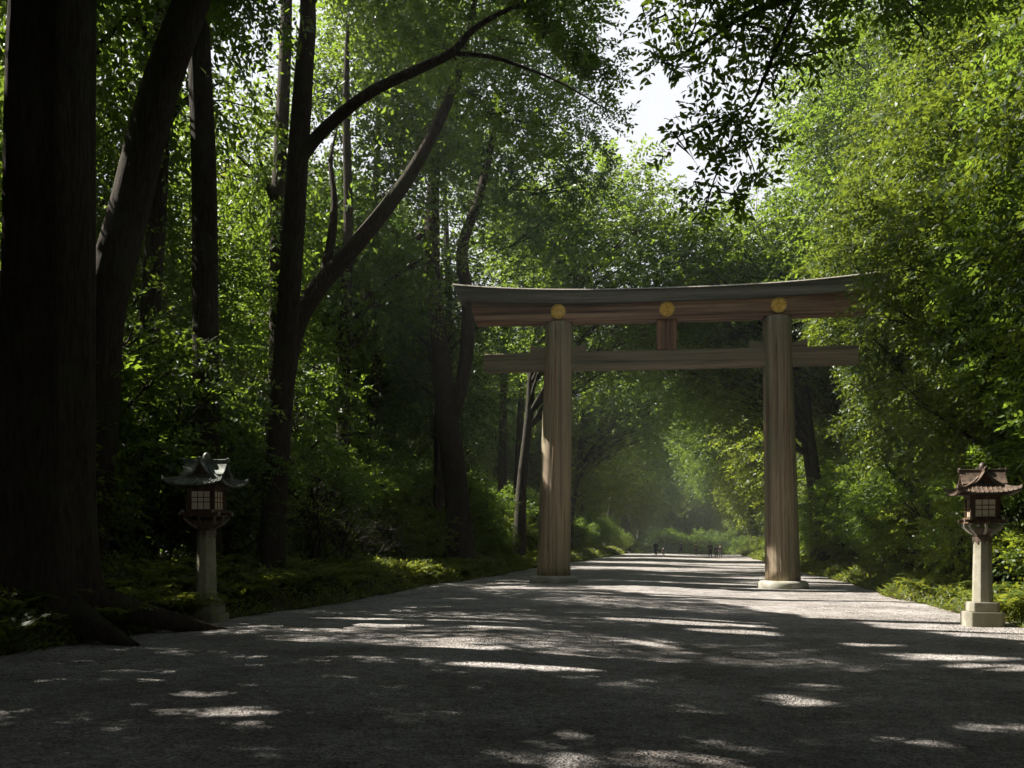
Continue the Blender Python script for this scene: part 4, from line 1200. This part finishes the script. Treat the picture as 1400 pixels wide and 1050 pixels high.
# ------------------------------------------------------------------ rows of the wood
rt = random.Random(3)
ORD = 'nearest second third fourth fifth sixth seventh eighth ninth tenth eleventh twelfth thirteenth fourteenth fifteenth sixteenth seventeenth eighteenth nineteenth twentieth twenty-first twenty-second twenty-third twenty-fourth twenty-fifth twenty-sixth twenty-seventh twenty-eighth twenty-ninth thirtieth'.split()
class Count:
    "labels that count along a row from the camera outwards"
    def __init__(s, text): s.text, s.n = text, 0
    def __call__(s, u, k):
        s.n += 1
        return s.text % ORD[s.n - 1]
def row(side, dist, u0, u1, step, kinds, labelf, group, sc=(0.85, 1.1), skip=None, name='tree', cat='tree', open_up=True, sz=(.9, 1.1), face=False):
    u = u0
    while u < u1:
        uu = u + rt.uniform(-.3, .3) * step
        vv = (EL - dist if side < 0 else ER + dist) + rt.uniform(-.6, .6)
        k = rt.choice(kinds)
        s = rt.uniform(*sc)
        rz = rt.random() * 6.28
        if face: rz = (-TH if side < 0 else math.pi - TH) + rt.uniform(-.35, .35)
        gap = side < 0 and name == 'tree' and dist > 2 and any(a < uu - .14 * dist < b for a, b in ((56, 65), (73, 86), (94, 110), (118, 138), (146, 168), (182, 204)))
        if not gap and not (skip and skip(uu)):
            lab = labelf(uu, k)
            put_tree(k, uu, vv, rz, s, lab[0] if isinstance(lab, tuple) else lab, group, name, cat, open_up=open_up, sz=rt.uniform(*(sz(uu) if callable(sz) else sz)), tilt=(rt.uniform(-.04, .04), rt.uniform(-.04, .04)))
        u += step

def lab_first(side):
    s_ = 'left' if side < 0 else 'right'
    def f(u, k):
        return 'tall leafy tree in the front row of the wood lining the %s side of the avenue' % s_
    return f
# left front row (heroes stand at u = 15 .. 46)
row(-1, 3.2, -16, 10, 6.5, ['tall', 'dark'], lambda u, k: 'shady canopy tree left of the avenue, nearer than the massive trunk', 'shady trees at the near left', (.95, 1.1), open_up=True, sz=(1.05, 1.2))
row(-1, 5.6, -12, 11.5, 4.6, ['dark'], lambda u, k: 'dense evergreen left of the camera, behind the nearest row, added to shade the foreground', 'evergreens at the near left', (1.0, 1.15), open_up=True, sz=(1.05, 1.2))  # extra row added to block sun from the near left gravel
row(-1, 6.0, 20, 47, 6.2, ['tall'], Count('%s tall shady tree between the big trunks on the left bank'), 'tall trees between the big left trunks', (1.0, 1.08), sz=lambda u: (1.28, 1.34) if u < 36 else (1.05, 1.15))
row(-1, 3.6, 50, 84, 6.0, ['tall', 'dark', 'tall'], Count('%s tall tree along the left front row beyond the gate'), 'left wall of trees beyond the gate', (1.0, 1.1), sz=(1.0, 1.12))
row(-1, 3.2, 84, 215, 7.5, ['far', 'tall', 'far'], lambda u, k: 'hazy tree far down the left side of the avenue', 'hazy trees far down the left side', (.95, 1.1), open_up=False, sz=(.68, .8))
row(-1, 9.0, -14, 7, 6.0, ['dark', 'tall', 'column', 'dark'], lambda u, k: 'dark tree in the second rank of the shaded wood on the near left', 'second rank of the near left wood', (.95, 1.12), open_up=False)
row(-1, 9.5, 8, 46, 6.0, ['round'], Count('%s lower rounded tree behind the big trunks of the left bank'), 'rounded trees behind the big left trunks', (.95, 1.1))
row(-1, 9.0, 47, 90, 6.0, ['dark', 'tall', 'column'], lambda u, k: 'dark tree in the second rank of the wood on the left', 'second rank of the left wood', (.95, 1.12), open_up=False, skip=lambda u: rt.random() < .4)
row(-1, 15.0, -10, 120, 6.5, ['dark', 'column', 'far'], lambda u, k: 'dim tree in the third rank deep in the left wood', 'third rank of the left wood', (.95, 1.15), open_up=False, skip=lambda u: rt.random() < (.65 if 8 < u < 50 else .35), sz=lambda u: (.75, .85) if 8 < u < 46 else (.95, 1.1))
row(-1, 10.0, 92, 215, 10, ['far'], lambda u, k: 'far tree behind the hazy left row', 'far second rank on the left', (.95, 1.15), open_up=False, sz=(.65, .8))
row(-1, 22.0, -8, 140, 8, ['far', 'dark'], lambda u, k: 'tree at the back of the left wood, barely seen between trunks', 'back rank of the left wood', (1.0, 1.2), open_up=False, skip=lambda u: rt.random() < .5)
# right
row(1, 4.6, -16, 12, 6.5, ['tall', 'dark'], lambda u, k: 'canopy tree right of the avenue, nearer than the right lantern', 'canopy trees at the near right', (.9, 1.05), open_up=False)
row(1, 4.4, 24, 40, 4.6, ['column', 'round', 'column'], Count('%s leafy tree of the right wall between the sunlit lantern and the gate'), 'right wall of trees before the gate', (.95, 1.05), sz=(1.1, 1.3))
row(1, 3.6, 44, 84, 5.6, ['column', 'tall', 'column'], Count('%s sunlit tree along the right front row beyond the gate'), 'right wall of trees beyond the gate', (.95, 1.15), open_up=False, sz=(1.0, 1.2))
row(1, 2.8, 84, 215, 7.5, ['far', 'far', 'column'], lambda u, k: 'hazy tree far down the right side of the avenue', 'hazy trees far down the right side', (.95, 1.12), open_up=False)
row(1, 8.6, -14, 90, 6.2, ['dark', 'column', 'tall'], lambda u, k: 'tall tree in the second rank of the wood on the right', 'second rank of the right wood', (.95, 1.15), open_up=False)
row(1, 15.0, 0, 120, 8, ['dark', 'far'], lambda u, k: 'dim tree in the third rank deep in the right wood', 'third rank of the right wood', (.9, 1.1), open_up=False)
row(1, 10.0, 92, 215, 10, ['far'], lambda u, k: 'far tree behind the hazy right row', 'far second rank on the right', (.95, 1.15), open_up=False)
put_tree('column', 31.5, 9.3, 2.2, 1.0, 'leafy tree whose outer leaves overlap the right end of the gate', sz=.95)
put_tree('round', 27.5, 11.2, 4.2, 1.05, 'rounded leafy tree between the sunlit lantern and the tree overlapping the gate')
# trees closing the far end, trees arching over the avenue far ahead and over the camera
for i, v in enumerate((-13, -7, -1.5, 4, 9.5, 15)):
    put_tree('far', 226 + (i % 2) * 7, v, i * 1.3, 1.0, 'pale hazy tree closing the far end of the avenue', 'trees closing the far end', open_up=False)
row(-1, 1.8, 92, 210, 34, ['arch'], lambda u, k: 'spreading tree arching out from the left over the far avenue', 'trees arching from the left over the far avenue', (1.0, 1.12), face=True, open_up=False)
row(1, 1.4, 60, 76, 8, ['arch'], Count('%s bright crown reaching out over the avenue from the right beyond the gate'), 'crowns reaching over from the right beyond the gate', (1.0, 1.1), face=True, open_up=False)
row(-1, 1.2, 58, 64, 8, ['arch'], lambda u, k: 'bright crown reaching out over the avenue from the left beyond the gate', None, (1.0, 1.1), face=True, open_up=False)
row(1, 1.8, 88, 210, 22, ['arch'], lambda u, k: 'spreading tree arching out from the right over the far avenue', 'trees arching from the right over the far avenue', (1.0, 1.12), face=True, open_up=False)
row(-1, 1.8, -24, 9.5, 7.2, ['arch'], lambda u, k: 'spreading tree arching from the left over the camera, added to shade the foreground', 'trees arching from the left over the near avenue', (1.0, 1.1), face=True)  # canopy added over the camera to darken the near gravel
row(1, 1.8, -22, 13, 8.2, ['arch'], lambda u, k: 'spreading tree arching from the right over the camera, added to shade the foreground', 'trees arching from the right over the near avenue', (1.0, 1.1), face=True)  # right half of the added overhead canopy, for foreground shade

# bushes
def bushrow(side, dist, u0, u1, step, label, group, sc, keys=('bush', 'low_bush')):
    row(side, dist, u0, u1, step, list(keys), Count(label) if '%s' in label else (lambda u, k: label), group, sc, name='bush', cat='bush')
bushrow(-1, 3.4, 25.5, 86, 2.9, '%s leafy bush along the left bank, counted from the camera', 'bushes along the left bank', (.8, 1.25))
bushrow(-1, 5.2, 9, 90, 3.3, 'bush among the trunks of the left wood', 'bushes among the left trunks', (1.0, 1.5))
bushrow(-1, 8.5, 8, 80, 4.4, 'tall bush deeper in the left wood', 'bushes deeper in the left wood', (1.2, 1.9))
bushrow(1, 2.7, 15.5, 86, 2.7, '%s leafy bush along the right bank, counted from the camera', 'bushes along the right bank', (.85, 1.3))
bushrow(1, 5.4, 12, 90, 3.4, 'bush among the trunks of the right wood', 'bushes among the right trunks', (1.1, 1.7))
bushrow(-1, 2.4, 90, 200, 6.5, 'small far bush at the left edge of the avenue', 'far bushes on the left', (.7, 1.0))
bushrow(1, 2.2, 90, 200, 6.5, 'small far bush at the right edge of the avenue', 'far bushes on the right', (.7, 1.0))

for i in range(11):
    put_tree('bush', 214 + (i % 3) * 4, -13 + 2.4 * i, i * 1.1, 1.7, 'low leafy growth closing the far end of the avenue', 'bushes closing the far end', name='bush', cat='bush', open_up=False)

# arching leafy plants on the banks
def plant_mesh(seed):
    rg = np.random.default_rng(seed); P, D = [], []
    lv = []
    for k in range(13):
        a = k * 2.4 + rg.random() * .5; ln = rg.uniform(.35, .6); n = 9
        t = np.linspace(.1, 1, n)
        h = ln * (1.25 * t - .75 * t ** 2.2)
        base = np.stack([np.cos(a) * ln * t, np.sin(a) * ln * t, h], -1)
        tan = unit(np.gradient(base, axis=0)); side = np.array([-np.sin(a), np.cos(a), 0])
        for s_ in (-1, 1):
            d = unit(tan * .7 + side * s_ + rg.normal(size=(n, 3)) * .12); w = unit(np.cross(np.cross(tan, side) + .2 * rg.normal(size=(n, 3)), d))
            lv.append(Leaves(base, d, w, .13 * (1.15 - t) + .05, rg.random(n)))
    L = Leaves(*[np.concatenate([getattr(a, k) for a in lv]) for k in ('c', 'd', 'w', 'L', 'r')])
    return leaves_mesh('plant', L, M['leaf_ground'])
PM = [plant_mesh(i) for i in range(3)]
def plants(side, n, u0, u1, label, group):
    rg = random.Random(side * 5 + 9)
    for i in range(n):
        u = u0 + (u1 - u0) * (i + rg.random()) / n; d = .35 + 2.6 * rg.random() ** 1.4
        v = (EL - d) if side < 0 else (ER + d); x, y = W2(u, v)
        o = obj_me('leafy_plant', PM[i % 3]); o.location = (x, y, gz(u, v) + .1); o.rotation_euler = (0, 0, rg.random() * 6.28)
        k = rg.uniform(.9, 1.7); o.scale = (k, k, k * rg.uniform(.8, 1.1)); tag(o, label, 'plant', group)
plants(-1, 90, 10, 46, 'arching leafy plant growing on the left bank', 'leafy plants on the left bank')
plants(1, 55, 15, 44, 'arching leafy plant growing on the right bank', 'leafy plants on the right bank')

# ------------------------------------------------------------------ ground cover
def cover(side, label):
    rg = np.random.default_rng(3 + side)
    N = 85000 if side < 0 else 70000
    u = 7 + 135 * rg.random(N) ** 1.9
    d = 0.0 + 4.4 * rg.random(N) ** 1.25
    hm = 0.5 + 0.5 * np.sin(u * 1.9 + np.sin(u * .7) * 2) * np.sin(d * 1.9 + u * .4)      # hummocks
    edge = edge_l(u) if side < 0 else edge_r(u)
    v = edge + side * (d - 0.12 + 0.15 * rg.random(N))
    x, y = W2(u, v)
    hum = (0.12 + 0.42 * hm) * sst(-.15, .45, d)
    z = ground_z(u, v) + hum * rg.random(N) ** .5
    dist = np.hypot(x, y)
    L = np.clip(0.0052 * dist, 0.11, .36) * (0.7 + .6 * rg.random(N))
    blade = (rg.random(N) < .55)
    a = rg.random(N) * 6.28
    dd = np.stack([np.cos(a), np.sin(a), .25 + .8 * rg.random(N)], -1)
    out_ = -side * np.array([NX, NY, 0])
    dd = unit(dd + out_ * .35)
    nrm = unit(rg.normal(size=(N, 3)) * .5 + [0, 0, 1])
    ww = unit(np.cross(nrm, dd)) * np.where(blade, .45, 1.1)[:, None]
    sel = np.sin(u * 2.7 + 3 * d) * np.sin(d * 3.3 - u) + .6 * rg.random(N) > -.25
    x, y, z, dd, ww, L, blade, hm = x[sel], y[sel], z[sel], dd[sel], ww[sel], L[sel], blade[sel], hm[sel]; N = len(x)
    lv = Leaves(np.stack([x, y, z], -1), dd, ww, L * np.where(blade, 1.35, .8), .5 * rg.random(N) + .5 * hm * rg.random(N))
    o = obj_me('ground_cover', leaves_mesh('ground_cover', lv, M['leaf_ground']))
    tag(o, label, 'ground cover', kind='stuff')
cover(-1, 'low leafy plants and grass along the left bank')
cover(1, 'low leafy plants and grass along the right bank')

def litter():
    rg = np.random.default_rng(77); N = 6500
    u = 5 + 45 * rg.random(N) ** 1.5
    e = rg.random(N) ** 2.6 * 8.2
    v = np.where(rg.random(N) < .5, edge_l(u) + e, edge_r(u) - e)
    x, y = W2(u, v); z = road_z(u, v) + .012
    a = rg.random(N) * 6.28
    dd = unit(np.stack([np.cos(a), np.sin(a), .1 * rg.normal(size=N)], -1)); nn = unit(np.stack([.35 * rg.normal(size=N), .35 * rg.normal(size=N), np.ones(N)], -1))
    lv = Leaves(np.stack([x, y, z], -1), dd, unit(np.cross(nn, dd)), (.03 + .05 * rg.random(N)) * (1 - .4 * (e > 2.5)), rg.random(N))
    o = obj_me('fallen_leaves', leaves_mesh('fallen_leaves', lv, M['dry']))
    tag(o, 'dry brown leaves fallen on the gravel near its edges', 'leaves', kind='stuff')
M['dry'] = plain('dry_leaf', (0.16, 0.09, 0.04))
litter()

# far woodland mass behind the counted trees
def woodland(label, boxes, seed, n):
    rg = np.random.default_rng(seed); lobes = []
    for (u0, u1, v0, v1, h) in boxes:
        for _ in range(n):
            u, v = rg.uniform(u0, u1), rg.uniform(v0, v1); x, y = W2(u, v)
            lobes.append((x, y, rg.uniform(0, h) + gz(u, v), rg.uniform(2, 3.4)))
    lv = lobes_to_leaves(lobes, 3, 1.1, 7, seed)
    o = obj_me('woodland', leaves_mesh('woodland', lv, M['leaf_dark']))
    tag(o, label, 'woodland', kind='stuff')
woodland('deep wood closing the view between the trunks on the left', [(0, 70, -50, -40, 22), (70, 160, -48, -34, 22)], 5, 150)
woodland('deep wood closing the view behind the trees on the right', [(10, 80, 34, 44, 22), (80, 160, 32, 42, 22)], 6, 130)
woodland('distant wood beyond the far end of the avenue', [(240, 262, -40, 40, 20)], 7, 150)

# ------------------------------------------------------------------ air
HAZE = 0.00045
bm = bmesh.new(); box(bm, -1100, 1100, -1100, 1100, -7, 33)
m = bpy.data.materials.new('haze_air'); m.use_nodes = True
n = m.node_tree.nodes; l = m.node_tree.links; n.clear()
o_ = n.new('ShaderNodeOutputMaterial'); pv = n.new('ShaderNodeVolumePrincipled')
pv.inputs['Color'].default_value = (0.90, 0.95, 0.92, 1); pv.inputs['Density'].default_value = HAZE; pv.inputs['Anisotropy'].default_value = 0.3
l.new(pv.outputs[0], o_.inputs['Volume'])
hz = bm_obj('haze', bm, m); hz['kind'] = 'stuff'

tot = 0; seen = set()
for o in bpy.data.objects:
    if o.type == 'MESH' and o.data.name not in seen:
        seen.add(o.data.name); tot += sum(max(0, 1) for _ in ()) + (len(o.data.loops) - 2 * len(o.data.polygons))
print('TRIS', tot, 'objects', len(bpy.data.objects))
